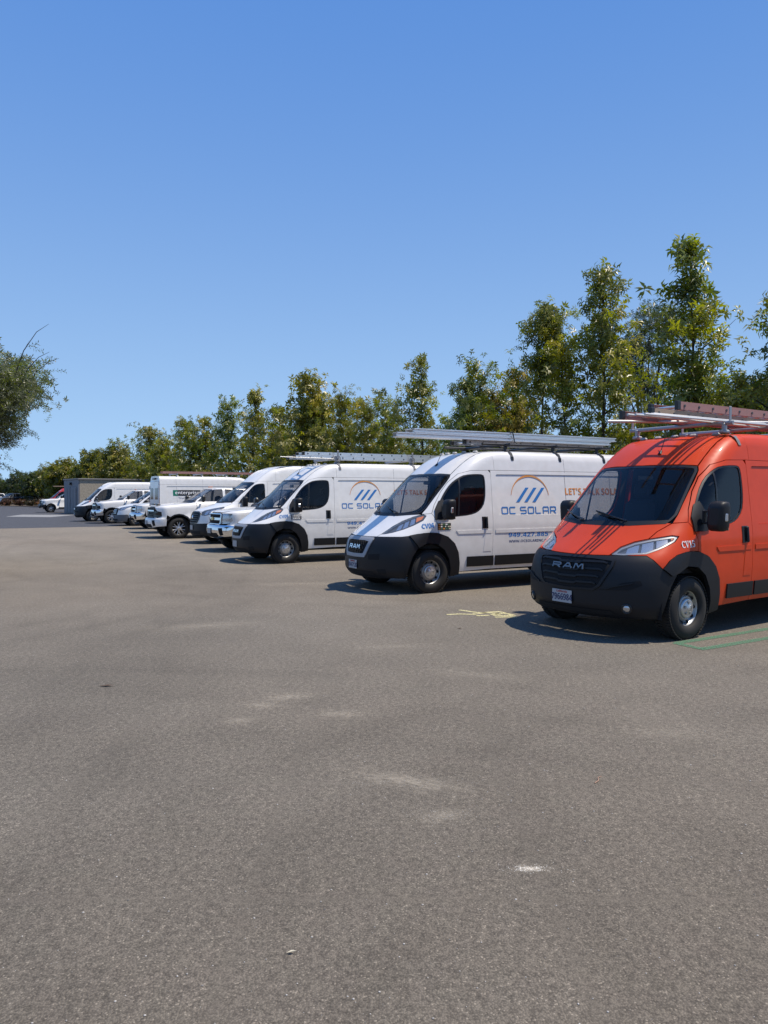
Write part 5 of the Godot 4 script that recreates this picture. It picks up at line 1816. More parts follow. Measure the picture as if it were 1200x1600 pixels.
# ------------------------------------------------------------------ the place
func _ready() -> void:
	# camera
	var cam := Camera3D.new()
	cam.name = "camera"
	add_child(cam)
	cam.position = Vector3(0, 1.68, 0)
	cam.rotation = Vector3(-atan(27.0 / 1165.0), 0, 0)
	cam.fov = rad_to_deg(2.0 * atan(800.0 / 1165.0))
	cam.near = 0.05
	cam.far = 2000.0
	cam.current = true
	# sky
	var env := Environment.new()
	env.background_mode = Environment.BG_SKY
	var sky := Sky.new()
	var ps := ProceduralSkyMaterial.new()
	ps.sky_top_color = Color8(74, 129, 207)
	ps.sky_horizon_color = Color8(175, 211, 244)
	ps.sky_curve = 0.22
	ps.ground_bottom_color = Color8(120, 112, 104)
	ps.ground_horizon_color = Color8(170, 180, 190)
	ps.sun_angle_max = 12.0
	sky.sky_material = ps
	env.sky = sky
	env.ambient_light_source = Environment.AMBIENT_SOURCE_SKY
	env.tonemap_mode = Environment.TONE_MAPPER_LINEAR
	env.tonemap_exposure = 1.08
	env.sdfgi_enabled = true
	env.ssao_enabled = true
	env.ssil_enabled = true
	var we := WorldEnvironment.new()
	we.name = "world_environment"
	we.environment = env
	add_child(we)
	# sun, high on the right
	var sun := DirectionalLight3D.new()
	sun.name = "sun"
	sun.light_color = Color(1.0, 0.955, 0.885)
	sun.light_energy = 1.6
	sun.light_angular_distance = 0.5
	sun.shadow_enabled = true
	add_child(sun)
	sun.look_at_from_position(Vector3(20, 45, 0), Vector3(20, 45, 0) + Vector3(-0.441, -1.0, -0.016), Vector3.FORWARD)
	make_materials()
	# ---------------- ground
	var gm := PlaneMesh.new()
	var s := stb()
	s.set_smooth_group(-1)
	for i in 20:
		for j in 20:
			var q := []
			for k in [[0, 0], [1, 0], [1, 1], [0, 1]]:
				q.append(Vector3(lerpf(-400, 400, (i + k[0]) / 20.0), 0, lerpf(-560, 240, (j + k[1]) / 20.0)))
			for k in [0, 1, 2, 0, 2, 3]:
				var p: Vector3 = q[k]
				s.set_uv(Vector2(p.x, p.z) / 1.25)
				s.set_uv2(Vector2((p.x + 36.0) / 60.0, (p.z + 52.0) / 60.0))
				s.set_normal(Vector3.UP)
				s.add_vertex(p)
	s.generate_tangents()
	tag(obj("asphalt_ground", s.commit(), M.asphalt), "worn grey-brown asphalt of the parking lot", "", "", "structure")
	tag(strip([row(29.9, -60), row(29.9, 14), row(300, 14), row(300, -60)], 0.004, M.new_asphalt, "dark_asphalt"), "darker blue-grey asphalt at the far end of the lot", "", "", "structure")
	tag(strip([row(-40, 7.2), row(260, 7.2), row(260, 160), row(-40, 160)], 0.06, M.soil, "planting_soil"), "brown planting soil behind the parked vehicles", "", "", "structure")
	# kerb along the planting, in lengths
	var kerb := stb()
	for i in 60:
		var c := (row(-20 + i * 3.0, 7.15) + row(-20 + i * 3.0 + 2.98, 7.15)) * 0.5
		box(kerb, c + Vector3(0, 0.06, 0), Vector3(0.15, 0.16, 2.98), 0.02, Basis(Vector3.UP, atan2(0.5, 0.866)))
	tag(obj("kerb", done(kerb), M.concrete), "concrete kerb between the lot and the planting", "", "", "structure")
	build_vehicles()
	build_far()
	build_trees()
	build_ground_bits()

func build_vehicles() -> void:
	M_leaf = leaf_cluster(9, 0.175, 0.045, 0.9, 0.14, 1)
	# 1 orange van
	var v := make_van("cargo_van", "orange-red cargo van with black bumper, nearest at the right edge", "new", Vector3.ZERO, heading(55.5), M.paint_orange, {"plate": "7966984", "far": false})
	set_nose(v, Vector3(2.971, 0, -9.446), 0.948, 55.5)
	var d: Dictionary = cache["spec_new"]
	letter(v, d, "fleet_number", "CV15", 0.8, 1.0, 1.07, 1.15, M.white_ink, 1.0, 0.001, "Droid Serif")
	rack(v, d, [2.2, 3.4, 4.7], M.alu2, "drop")
	clearance(v, d, [-0.55, -0.27, 0.0, 0.27, 0.55], 2.12)
	ladder("extension_ladder", "tan lower section of the fibreglass ladder on the orange van", v, Vector3(-0.2, 2.69, 1.0), 4.9, 0.46, 0.1, M.tan, M.pink, M.alu, -0.01)
	ladder("extension_ladder", "pink upper section of the fibreglass ladder on the orange van", v, Vector3(-0.24, 2.805, 1.5), 4.9, 0.42, 0.1, M.pink, M.pink, M.alu, -0.015)
	var ends := [[-0.62, 2.625, 0.62], [-0.57, 2.64, 0.8], [-0.52, 2.625, 0.58], [-0.5, 2.66, 0.95], [-0.44, 2.63, 0.54]]
	for i in ends.size():
		var e: Array = ends[i]
		pole("conduit_pipe", ["outermost thin conduit pipe on the driver's side of the orange van's rack", "second thin conduit pipe from the driver's side on the orange van", "middle thin conduit pipe of the five on the orange van", "fourth thin conduit pipe, shortest at the front of the five on the orange van", "innermost thin conduit pipe, reaching furthest forward on the orange van"][i], "pipe", "conduit pipes on the orange van", v, Vector3(e[0], e[1], e[2]), Vector3(e[0] + 0.12 * (i % 3 - 1), e[1] + 0.0, 4.9 + 0.1 * i), 0.014, M.steel)
	pole("conduit_pipe", "long bare pipe lying aslant under the ladder on the orange van", "pipe", "conduit pipes on the orange van", v, Vector3(0.3, 2.64, 1.1), Vector3(-0.62, 2.68, 3.5), 0.02, M.steel)
	# things on its dashboard
	for q in [[0.25, 1.12, 0.3, "white sheet of paper nearest the cap on the orange van's dashboard"], [0.1, 1.02, -0.2, "white sheet of paper at the middle front of the orange van's dashboard"], [-0.1, 1.1, 0.1, "white sheet of paper nearest the steering wheel on the orange van's dashboard"]]:
		var p := obj("paper_sheet", boxm(Vector3.ZERO, Vector3(0.13, 0.004, 0.1), 0.0), M.paper)
		p.transform = v.transform * Transform3D(Basis(Vector3.UP, q[2]) * Basis(Vector3.RIGHT, 0.1), Vector3(q[0], 1.315, q[1]))
		tag(p, q[3], "paper", "papers on the orange van's dashboard")
	var hat := stb()
	lathe(hat, [Vector2(0.0, 0.1), Vector2(0.05, 0.098), Vector2(0.09, 0.075), Vector2(0.115, 0.03), Vector2(0.12, 0.0)], 20)
	box(hat, Vector3(0.005, 0.12, 0), Vector3(0.01, 0.12, 0.15), 0.003)
	var ho := obj("cap", done(hat), M.cap)
	ho.transform = v.transform * Transform3D(Basis(Vector3(0, 1, 0), Vector3(-1, 0, 0), Vector3(0, 0, 1)), Vector3(0.42, 1.32, 1.1))
	tag(ho, "dark peaked cap on the orange van's dashboard, passenger side", "cap")
	# 2 white van with aluminium channels
	var w := make_van("cargo_van", "white cargo van with long aluminium channels on its black roof rack", "old", Vector3.ZERO, heading(61.0), M.paint_white, {"plate": "8V47120", "far": false})
	set_nose(w, Vector3(0.312, 0, -13.543), 0.948, 61.0)
	d = cache["spec_old"]
	letter(w, d, "fleet_number", "CV06", 0.78, 1.0, 1.11, 1.195, M.logo_blue, 1.0, 0.001)
	solar_logo(w, d)
	sticker(w, d)
	rack(w, d, [2.8, 3.95, 5.1], M.black, "black")
	for bx in [-0.62, 0.62]:
		var rb := stb()
		tube(rb, [Vector3(bx, 2.61, 2.3), Vector3(bx, 2.61, 5.5)], [0.025], 8)
		obj("side_rail", done(rb), M.black, w.get_node("roof_rack"))
	clearance(w, d, [-0.55, -0.27, 0.0, 0.27, 0.55], 2.12)
	ladder("step_ladder", "aluminium ladder lying under the channels on the white van numbered CV06", w, Vector3(-0.1, 2.66, 2.1), 3.6, 0.42, 0.07, M.alu2, M.alu2, M.alu, 0.02)
	var ch := [[-0.42, 2.735, 0.6, 0], [-0.42, 2.815, 0.95, 1], [-0.322, 2.735, 0.62, 0], [-0.322, 2.815, 0.98, 1], [-0.224, 2.735, 0.65, 0], [-0.224, 2.815, 0.9, 1]]
	for i in ch.size():
		var c: Array = ch[i]
		var cs := stb()
		var ln: float = 5.1 - 0.2 * (i % 2)
		box(cs, Vector3(0, 0, ln * 0.5), Vector3(0.004, 0.074, ln), 0.0)
		for yy in [-1.0, 1.0]:
			box(cs, Vector3(-0.02, yy * 0.036, ln * 0.5), Vector3(0.044, 0.004, ln), 0.0)
			box(cs, Vector3(-0.041, yy * 0.028, ln * 0.5), Vector3(0.004, 0.018, ln), 0.0)
		box(cs, Vector3(0.02, 0.036, ln * 0.5), Vector3(0.05, 0.004, ln), 0.0)
		box(cs, Vector3(0.02, -0.036, ln * 0.5), Vector3(0.05, 0.004, ln), 0.0)
		var co := obj("aluminium_channel", done(cs), M.alu)
		co.transform = w.transform * Transform3D(Basis.IDENTITY, Vector3(c[0], c[1], c[2]))
		tag(co, ["lower aluminium channel on the side of the stack facing the viewer", "upper aluminium channel on the side of the stack facing the viewer", "lower middle aluminium channel of the stack on the white van", "upper middle aluminium channel of the stack on the white van", "lower aluminium channel on the hidden side of the stack", "upper aluminium channel on the hidden side of the stack"][i], "metal channel", "aluminium channels on the white van")
	var sb := stb()
	tube(sb, [Vector3(-0.5, 2.86, 3.1), Vector3(-0.485, 2.68, 3.16), Vector3(-0.6, 2.62, 3.2)], [0.012], 4)
	tube(sb, [Vector3(-0.5, 2.862, 3.1), Vector3(-0.08, 2.862, 3.1)], [0.012], 4)
	obj("tie_strap", done(sb), M.black, w)
	# 3 white van with aluminium ladder
	var u := make_van("cargo_van", "white cargo van with silver extension ladder on its roof, third from the right", "old", Vector3.ZERO, heading(61.0), M.paint_white2, {"far": false})
	set_nose(u, Vector3(-2.869, 0, -19.03), 0.948, 61.0)
	letter(u, d, "fleet_number", "CV05", 0.78, 1.0, 1.11, 1.195, M.logo_blue, 1.0, 0.001)
	solar_logo(u, d)
	sticker(u, d, true)
	rack(u, d, [2.47, 4.7], M.alu2, "drop")
	clearance(u, d, [-0.55, -0.27, 0.0, 0.27, 0.55], 2.12)
	ladder("extension_ladder", "silver aluminium ladder, lower section, on the third van's roof", u, Vector3(-0.38, 2.63, 1.3), 4.9, 0.46, 0.08, M.alu, M.alu, M.alu)
	ladder("extension_ladder", "silver aluminium ladder, upper section, on the third van's roof", u, Vector3(-0.38, 2.725, 1.55), 4.7, 0.42, 0.08, M.alu, M.alu, M.alu)
	for z in [2.47, 4.7]:
		var cl := stb()
		lathe(cl, [Vector2(-0.02, 0.09), Vector2(0.02, 0.09)], 16, Vector3(-0.7, 2.6, z))
		box(cl, Vector3(-0.7, 2.6, z), Vector3(0.04, 0.13, 0.13), 0.02)
		obj("ladder_clamp", done(cl), M.plate, u.get_node("roof_rack"))
	pole("pole", "thin silver pole reaching forward beside the ladder on the third van", "pole", "", u, Vector3(-0.62, 2.62, 0.95), Vector3(-0.62, 2.6, 2.4), 0.012, M.steel)
	# 4 to 11: further along the row
	var p4 := make_pickup("pickup_truck", "white pickup with big chrome grille and chrome bumper beside the third van", "chrome", Vector3.ZERO, heading(60.5), M.paint_white2, {"bumper": M.chrome})
	set_nose(p4, row(10.2, 0.55), 0.98, 60.5)
	var p5 := make_van("cargo_van", "white high-roof van with black grille between two white pickups", "transit", Vector3.ZERO, heading(60.5), M.paint_white2, {"bumper": M.plastic})
	set_nose(p5, row(14.1, 1.12), 1.02, 60.5)
	var p6 := make_pickup("pickup_truck", "tall white pickup with black grille, amber roof lamps and spoked alloy wheels", "heavy", Vector3.ZERO, heading(60.5), M.paint_white2, {"bumper": M.paint_white2})
	set_nose(p6, row(18.0, 0.42), 0.98, 60.5)
	var p7 := make_van("cargo_van", "white rental van parked nose-in with a green and black sign on its side", "old", Vector3.ZERO, heading(60.5) + PI, M.paint_white, {"rear": true, "passenger": true})
	p7.position = row(22.0, 0.62 + 5.97)
	rental_sign(p7, d)
	rack(p7, d, [2.9, 4.0, 5.1], M.alu2)
	ladder("extension_ladder", "faded pink ladder on the rental van's roof rack", p7, Vector3(0.35, 2.66, 1.0), 4.7, 0.44, 0.09, M.pink, M.pink, M.alu)
	var p8 := make_pickup("pickup_truck", "white pickup with small chrome grille parked left of the rental van", "chrome", Vector3.ZERO, heading(60.5), M.paint_white, {"bumper": M.chrome})
	set_nose(p8, row(26.6, 1.5), 0.98, 60.5)
	var p9 := make_van("cargo_van", "white van with a plain grey plastic bumper and chrome grille bars", "sprinter", Vector3.ZERO, heading(60.5), M.paint_white2, {"bumper": M.plastic_grey, "nose": M.plastic_grey})
	set_nose(p9, row(30.8, 1.5), 1.02, 60.5)
	p9.scale = Vector3(0.97, 0.86, 0.97)
	var p10 := make_pickup("pickup_truck", "white pickup with black hood trim beside the farthest white van", "heavy", Vector3.ZERO, heading(60.5), M.paint_white, {"bumper": M.chrome})
	set_nose(p10, row(34.9, 0.95), 0.98, 60.5)
	var p11 := make_van("cargo_van", "farthest white van of the row, in front of the beige shed", "old", Vector3.ZERO, heading(60.5), M.paint_white2, {"surround": M.plastic})
	set_nose(p11, row(38.9, 0.5), 0.948, 60.5)

func set_nose(o: Node3D, axle_at: Vector3, axle: float, deg: float) -> void:
	var a := deg_to_rad(deg)
	o.position = axle_at - Vector3(sin(a), 0, -cos(a)) * axle

func clearance(van: Node3D, d: Dictionary, xs: Array, z: float) -> void:
	var b: Body = d.b
	for x in xs:
		var p := b.on(t_(x, z + 0.25 * x * x))
		obj("clearance_lamp", cache_mesh("clr%.2f" % x, func(): return boxm(Vector3(-p.x, p.y + 0.012, p.z), Vector3(0.1, 0.045, 0.075), 0.02)), M.plate, van)

func sticker(van: Node3D, d: Dictionary, plain := false) -> void:
	var g := grp("credit_sticker", van)
	on_side(d, g, 1.2, 1.135, 1.0, 0.004)
	obj("backing", cache_mesh("stk", func(): return boxm(Vector3.ZERO, Vector3(0.27, 0.115, 0.002), 0.0)), M.black, g)
	var cols := [M.white_ink, M.logo_orange, M.pale_leaf, M.logo_blue, M.paint_green]
	var r := RandomNumberGenerator.new()
	r.seed = 5
	for i in 3:
		var x := -0.12
		while x < 0.11:
			var w := r.randf_range(0.015, 0.045)
			var o := obj("printed_word", boxm(Vector3(x + w * 0.5, 0.036 - i * 0.036, 0.002), Vector3(w, 0.022, 0.0015), 0.0), M.white_ink if plain else cols[r.randi() % 5], g)
			x += w + 0.008

func rental_sign(van: Node3D, d: Dictionary) -> void:
	# on the passenger's side, near the back: reads from the back of the van to its front
	var g := grp("rental_sign", van)
	on_side(d, g, 4.75, 1.76, -1.0, -0.009)
	obj("dark_panel", boxm(Vector3(0.1, 0, 0), Vector3(1.0, 0.25, 0.002), 0.0), M.black, g)
	obj("green_panel", boxm(Vector3(-0.5, 0, 0), Vector3(0.2, 0.25, 0.002), 0.0), M.green_sign, g)
	var tm := text_mesh("enterprise", 0.1, true, "Droid Sans", 0.0015)
	var bb := tm.get_aabb()
	var t := obj("sign_letters", tm, M.white_ink, g)
	t.scale = Vector3(1.06 / bb.size.x, 0.19 / bb.size.y, 1)
	t.position = Vector3(0.02 - (bb.position.x + bb.size.x * 0.5) * t.scale.x, -0.005 - (bb.position.y + bb.size.y * 0.5) * t.scale.y, 0.002)
	var tm2 := text_mesh("Truck Rental", 0.1, false, "Droid Sans", 0.0015)
	bb = tm2.get_aabb()
	var t2 := obj("small_letters", tm2, M.logo_navy, g)
	t2.scale = Vector3(0.8 / bb.size.x, 0.085 / bb.size.y, 1)
	t2.position = Vector3(0.02 - (bb.position.x + bb.size.x * 0.5) * t2.scale.x, -0.22 - (bb.position.y + bb.size.y * 0.5) * t2.scale.y, 0.002)

func build_far() -> void:
	# beige shed with grey doors
	var A := Vector3(-26.08, 0, -63.96)
	var dirv := Vector3(-0.617, 0, -0.787).normalized()
	var back := Vector3(0.787, 0, -0.617).normalized()
	var sh := thing("shed", "beige flat-roofed shed with grey front doors", "shed", A)
	sh.basis = Basis(back, Vector3.UP, back.cross(Vector3.UP))  # x to the rear, z away from the near wall's line
	if sh.basis.z.dot(dirv) < 0.0: pass
	var zs: float = signf(sh.basis.z.dot(dirv))
	obj("side_wall", boxm(Vector3(7.0, 1.5, zs * 0.1), Vector3(14.0, 3.0, 0.2), 0.0), M.shed, sh)
	obj("side_wall", boxm(Vector3(7.0, 1.5, zs * 4.4), Vector3(14.0, 3.0, 0.2), 0.0), M.shed, sh)
	obj("back_wall", boxm(Vector3(13.9, 1.5, zs * 2.25), Vector3(0.2, 2.98, 4.1), 0.0), M.shed, sh)
	obj("front_wall", boxm(Vector3(0.0, 1.5, zs * 2.25), Vector3(0.2, 2.98, 4.46), 0.0), M.shed_grey, sh)
	obj("roof", boxm(Vector3(6.98, 3.03, zs * 2.25), Vector3(14.3, 0.1, 4.7), 0.02), M.shed_grey, sh)
	for x in [3.5, 7.0, 10.5]: obj("wall_joint", boxm(Vector3(x, 1.45, zs * -0.005), Vector3(0.03, 2.9, 0.012), 0.0), M.shed_grey, sh)
	for i in 2:
		var dr := obj("door", boxm(Vector3(-0.13, 1.2, zs * (1.35 + i * 1.75)), Vector3(0.06, 2.3, 1.65), 0.01), M.shed_grey, sh)
		for k in 2: obj("door_panel", boxm(Vector3(-0.17, 1.2, zs * (0.98 + i * 1.75 + k * 0.75)), Vector3(0.03, 2.1, 0.6), 0.01), M.shed_grey, dr)
		obj("door_handle", boxm(Vector3(-0.19, 1.1, zs * (1.95 + i * 0.4)), Vector3(0.05, 0.3, 0.05), 0.01), M.alu2, dr)
	obj("wall_lamp", boxm(Vector3(-0.2, 2.65, zs * 2.2), Vector3(0.22, 0.2, 0.4), 0.03), M.black, sh)
	# pale concrete apron and painted line ends by the shed
	tag(strip([Vector3(-28.9, 0, -56.9), Vector3(-24.9, 0, -55.6), Vector3(-25.5, 0, -61.6), Vector3(-30.4, 0, -62.6)], 0.008, M.concrete, "concrete_apron"), "pale concrete apron in front of the shed", "", "", "structure")
	tag(strip([Vector3(-24.2, 0, -58.0), Vector3(-22.8, 0, -57.6), Vector3(-22.6, 0, -58.3), Vector3(-24.0, 0, -58.7)], 0.008, M.paint_line, "painted_line"), "short white painted line at the foot of the shed", "painted line")
	# white pickup and red van beyond the shed
	var fp := make_pickup("pickup_truck", "white pickup with dark lamps half hidden behind the shed", "ranger", Vector3.ZERO, heading(60.5), M.paint_white2, {"bumper": M.black})
	set_nose(fp, Vector3(-31.9, 0, -71.2), 0.98, 60.5)
	var rv := make_van("cargo_van", "red van with ladder, far away beyond the white pickup and shed", "new", Vector3.ZERO, heading(60.5), M.paint_red, {})
	set_nose(rv, Vector3(-38.3, 0, -86.5), 0.948, 60.5)
	var d: Dictionary = cache["spec_new"]
	rack(rv, d, [2.2, 3.4, 4.7], M.alu2)
	ladder("extension_ladder", "brown ladder on the red van far away", rv, Vector3(-0.2, 2.66, 0.8), 4.9, 0.46, 0.1, M.tan, M.pink, M.alu, 0.0, 0.0, false)
	var dk := make_pickup("pickup_truck", "dark pickup far off at the left edge under the trees", "chrome", Vector3.ZERO, heading(30.0), M.paint_dark, {"bumper": M.chrome})
	set_nose(dk, Vector3(-60.5, 0, -118.0), 0.98, 30.0)
	var wk := make_pickup("pickup_truck", "white pickup far off, cut by the left edge", "ranger", Vector3.ZERO, heading(30.0), M.paint_white2, {"bumper": M.black})
	set_nose(wk, Vector3(-65.2, 0, -122.0), 0.98, 30.0)
	tag(strip([Vector3(-58, 0, -110), Vector3(-42, 0, -100), Vector3(-30, 0, -96), Vector3(-10, 0, -120), Vector3(-40, 0, -170), Vector3(-110, 0, -170)], 0.07, M.soil, "planting_bed"), "brown planting bed at the far end of the lot", "", "", "structure")
	var spots := [[-56.0, -110.5, 0.1, 0.05, 0.03], [-53.0, -108.5, 0.12, 0.06, 0.035], [-50.5, -107.0, 0.1, 0.07, 0.03], [-48.0, -105.0, 0.14, 0.07, 0.04], [-45.6, -103.5, 0.11, 0.06, 0.035], [-43.5, -102.2, 0.08, 0.07, 0.03]]
	for i in spots.size():
		var q: Array = spots[i]
		bush("low_shrub", ["first", "second", "third", "fourth", "fifth", "last"][i] + " low reddish shrub from the left in the far planting bed", "shrub", "low shrubs at the far end", q[0], q[1], Vector3(2.6, 1.1, 2.0), 70 + i, 160, 1.6, Color(q[2], q[3], q[4]), M_leaf)

func build_trees() -> void:
	M_leaf_far = leaf_cluster(7, 0.24, 0.075, 0.7, 0.14, 2)
	M_sprig = leaf_cluster(15, 0.075, 0.02, 0.1, 0.2, 3)
	var g0 := Color(0.25, 0.245, 0.046)
	var g1 := Color(0.2, 0.22, 0.05)
	var g2 := Color(0.275, 0.25, 0.046)
	# x, z, height, width, leaders, detail, tone, label
	var T := [
		[8.92, -16.63, 7.0, 2.3, 1, 1.0, g1, "leafy tree cut by the right edge of the view"],
		[7.81, -18.56, 8.6, 2.5, 1, 0.95, g1, "tall pointed tree, highest of the row, right of the others"],
		[7.75, -16.6, 4.6, 1.4, 1, 0.9, g2, "short tree at the foot of the highest tree"],
		[6.48, -21.87, 9.0, 2.5, 1, 1.05, g0, "tall dense tree left of the highest one"],
		[5.1, -24.25, 8.4, 1.9, 1, 0.9, g0, "tall slim tree with a rounded tuft on a bare stem"],
		[5.51, -22.53, 6.8, 1.4, 1, 0.9, g0, "slim tree between the tuft tree and the dense tree"],
		[4.77, -27.81, 6.8, 2.6, 2, 1.1, Color(0.22, 0.185, 0.04), "olive-brown bushy tree left of the tuft tree"],
		[3.28, -26.39, 6.8, 2.2, 2, 0.9, g1, "green tree with a broad round head above the channels"],
		[1.52, -29.45, 7.9, 2.4, 1, 1.0, g0, "pointed tree standing clear of its neighbours above the channels"],
		[0.55, -32.13, 6.5, 2.0, 1, 0.7, g0, "thin side tree leaning from the pointed tree"],
		[-0.65, -34.2, 6.4, 2.2, 1, 0.9, g2, "yellow-green tree right of the broad clump"],
		[-1.87, -36.32, 7.0, 2.2, 1, 0.9, g2, "green tree with a narrow top in the middle of the row"],
		[-3.73, -39.55, 8.4, 3.2, 2, 1.0, g2, "broad tall clump tree in the middle of the row"],
		[-6.21, -43.83, 7.3, 2.8, 2, 0.8, g0, "bushy tree left of the broad clump"],
		[-8.06, -46.05, 8.7, 2.2, 1, 0.8, g2, "slim tree with a yellow patch near its top"],
		[-10.6, -51.43, 8.6, 2.6, 1, 0.75, g1, "slim dark tree left of the yellow patched one"],
		[-13.79, -56.96, 8.1, 3.2, 2, 0.7, g0, "wide tree above the rental van's roof rack"],
		[-16.82, -62.22, 8.4, 2.8, 1, 0.7, g0, "slim tree above the rental van's rear"],
		[-19.76, -67.3, 7.0, 3.2, 2, 0.7, g0, "lower bushy tree right of the twin-topped tree"],
		[-22.94, -72.81, 8.9, 3.6, 2, 0.7, g0, "tall column-like tree above the far white van"],
	]
	for i in T.size():
		var q: Array = T[i]
		var opt := {"leaders": q[4]}
		if i == 1: opt = {"leaders": 1, "gaps": 0.15, "leaf": 1.2, "yellow": 0.05, "point": 0.95}
		if i == 3: opt["point"] = 0.75
		if i == 8: opt["point"] = 0.85
		if i == 4: opt = {"leaders": 1, "lowest": 0.62, "gaps": 0.0}
		if i == 9: opt["lean"] = Vector3(-0.8, 0, 0)
		if i >= 12:
			opt["mesh"] = M_leaf_far
		if i == 14: opt["yellow"] = 0.25
		tree(q[7], q[0], q[1], q[2], q[3] * (1.18 if i < 6 else 1.25), 100 + i, q[5] * (2.5 if i < 9 else 2.9), q[6], opt)
	# far trees at the end of the lot
	var far := [[-31.6, -88.0, 8.4, 6.5, "rounded tree right of the shed's beige wall, far off"], [-37.6, -97.0, 8.4, 7.0, "rounded tree above the shed's front, far off"], [-43.0, -100.0, 7.0, 6.0, "bushy tree behind the red van"], [-47.6, -109.0, 7.2, 7.5, "bushy tree left of the red van"], [-55.0, -119.0, 5.8, 7.5, "dark tree behind the far dark pickup"], [-63.0, -131.0, 6.2, 9.0, "dark tree at the left edge beyond the far pickups"], [-72.0, -136.0, 6.0, 9.0, "dark tree outside the left edge"]]
	for i in far.size():
		var q: Array = far[i]
		bush("street_tree", q[4], "tree", "far trees at the end of the lot", q[0], q[1], Vector3(q[3], q[2] * 0.95, q[3]), 40 + i, 2600, 1.75, Color(0.215, 0.21, 0.04) if i < 4 else Color(0.07, 0.09, 0.032), M_leaf_far, 0.3)
	# dense lower growth filling the row
	var r := RandomNumberGenerator.new()
	r.seed = 77
	var ux := []
	var uc := []
	var nz := FastNoiseLite.new()
	nz.seed = 8
	nz.frequency = 0.6
	var tones := [Color(0.23, 0.21, 0.038), Color(0.19, 0.2, 0.04), Color(0.26, 0.215, 0.038)]
	for i in 46:
		var t := -4.0 + i * 1.6 + r.randf_range(-0.4, 0.4) + (0.03 * i * i if i > 24 else 0.0)
		var p := row(t, 10.4 + r.randf_range(-0.7, 1.6))
		var sz := Vector3(3.2, r.randf_range(3.8, 6.0) + clampf(t - 12.0, 0.0, 20.0) * 0.06, 3.0)
		var tone: Color = tones[r.randi() % 3]
		for k in (1350 if i < 13 else 780):
			var d := Vector3(r.randfn(), r.randfn(), r.randfn()).normalized()
			var lump := 0.8 + 0.5 * nz.get_noise_3d(d.x * 2.5 + p.x, d.y * 2.5, d.z * 2.5 + p.z)
			var q := pow(r.randf(), 0.22) * lump
			var pp := p + Vector3(d.x * sz.x * 0.5, (d.y * 0.5 + 0.5) * sz.y, d.z * sz.z * 0.5) * q
			if pp.y < 0.1: continue
			ux.append(Transform3D(aim(d + Vector3(r.randfn(), 0.5 + r.randfn(), r.randfn()) * 0.7, r.randf() * TAU, (1.0 if i < 20 else 1.45) * r.randf_range(0.75, 1.3)), pp))
			var v := r.randf_range(0.6, 1.4) * (1.0 + 0.5 * nz.get_noise_3d(pp.x * 1.6, pp.y * 1.6, pp.z * 1.6))
			uc.append(Color(tone.r * v, tone.g * v, tone.b * v))
	tag(scatter("undergrowth", M_leaf, M.leaf, ux, uc, self), "dense olive-green undergrowth filling the gaps behind the tree trunks", "", "", "stuff")
	# grey-green gum trees further back
	for q in [[14.45, -41.05, 12.2, 5.0, "tall grey-green gum tree showing behind the dense tree"], [14.52, -28.92, 6.4, 3.0, "grey feathery tree low at the right edge"]]:
		gum(q[4], q[0], q[1], q[2], q[3])
	olive()

func gum(label: String, x: float, z: float, h: float, w: float) -> void:
	var r := RandomNumberGenerator.new()
	r.seed = int(h * 10)
	var t := thing("gum_tree", label, "tree", Vector3(x, 0, z))
	var wood := stb()
	var xf := []
	var cols := []
	for k in 16:
		var a := r.randf() * TAU
		var y := h * r.randf_range(0.42, 0.97)
		var rad := w * 0.5 * r.randf_range(0.3, 1.0) * (1.15 - y / h * 0.4)
		var e := Vector3(cos(a) * rad, y, sin(a) * rad)
		var m := Vector3(e.x * 0.35, y * 0.66, e.z * 0.35)
		tube(wood, [Vector3(0, -0.05, 0), Vector3(e.x * 0.1, y * 0.36, e.z * 0.1), m, e], [0.14, 0.1, 0.05, 0.012], 6, false)
		for c in 190:
			var p := e + Vector3(r.randfn() * 0.62, r.randfn() * 0.38, r.randfn() * 0.62)
			xf.append(Transform3D(aim(Vector3(r.randfn(), r.randfn() - 0.6, r.randfn()), r.randf() * TAU, r.randf_range(0.7, 1.2)), p))
			var v := r.randf_range(0.7, 1.3)
			cols.append(Color(0.1 * v, 0.115 * v, 0.075 * v))
	obj("trunk", done(wood), M.bark, t)
	scatter("crown", M_leaf, M.leaf, xf, cols, t)

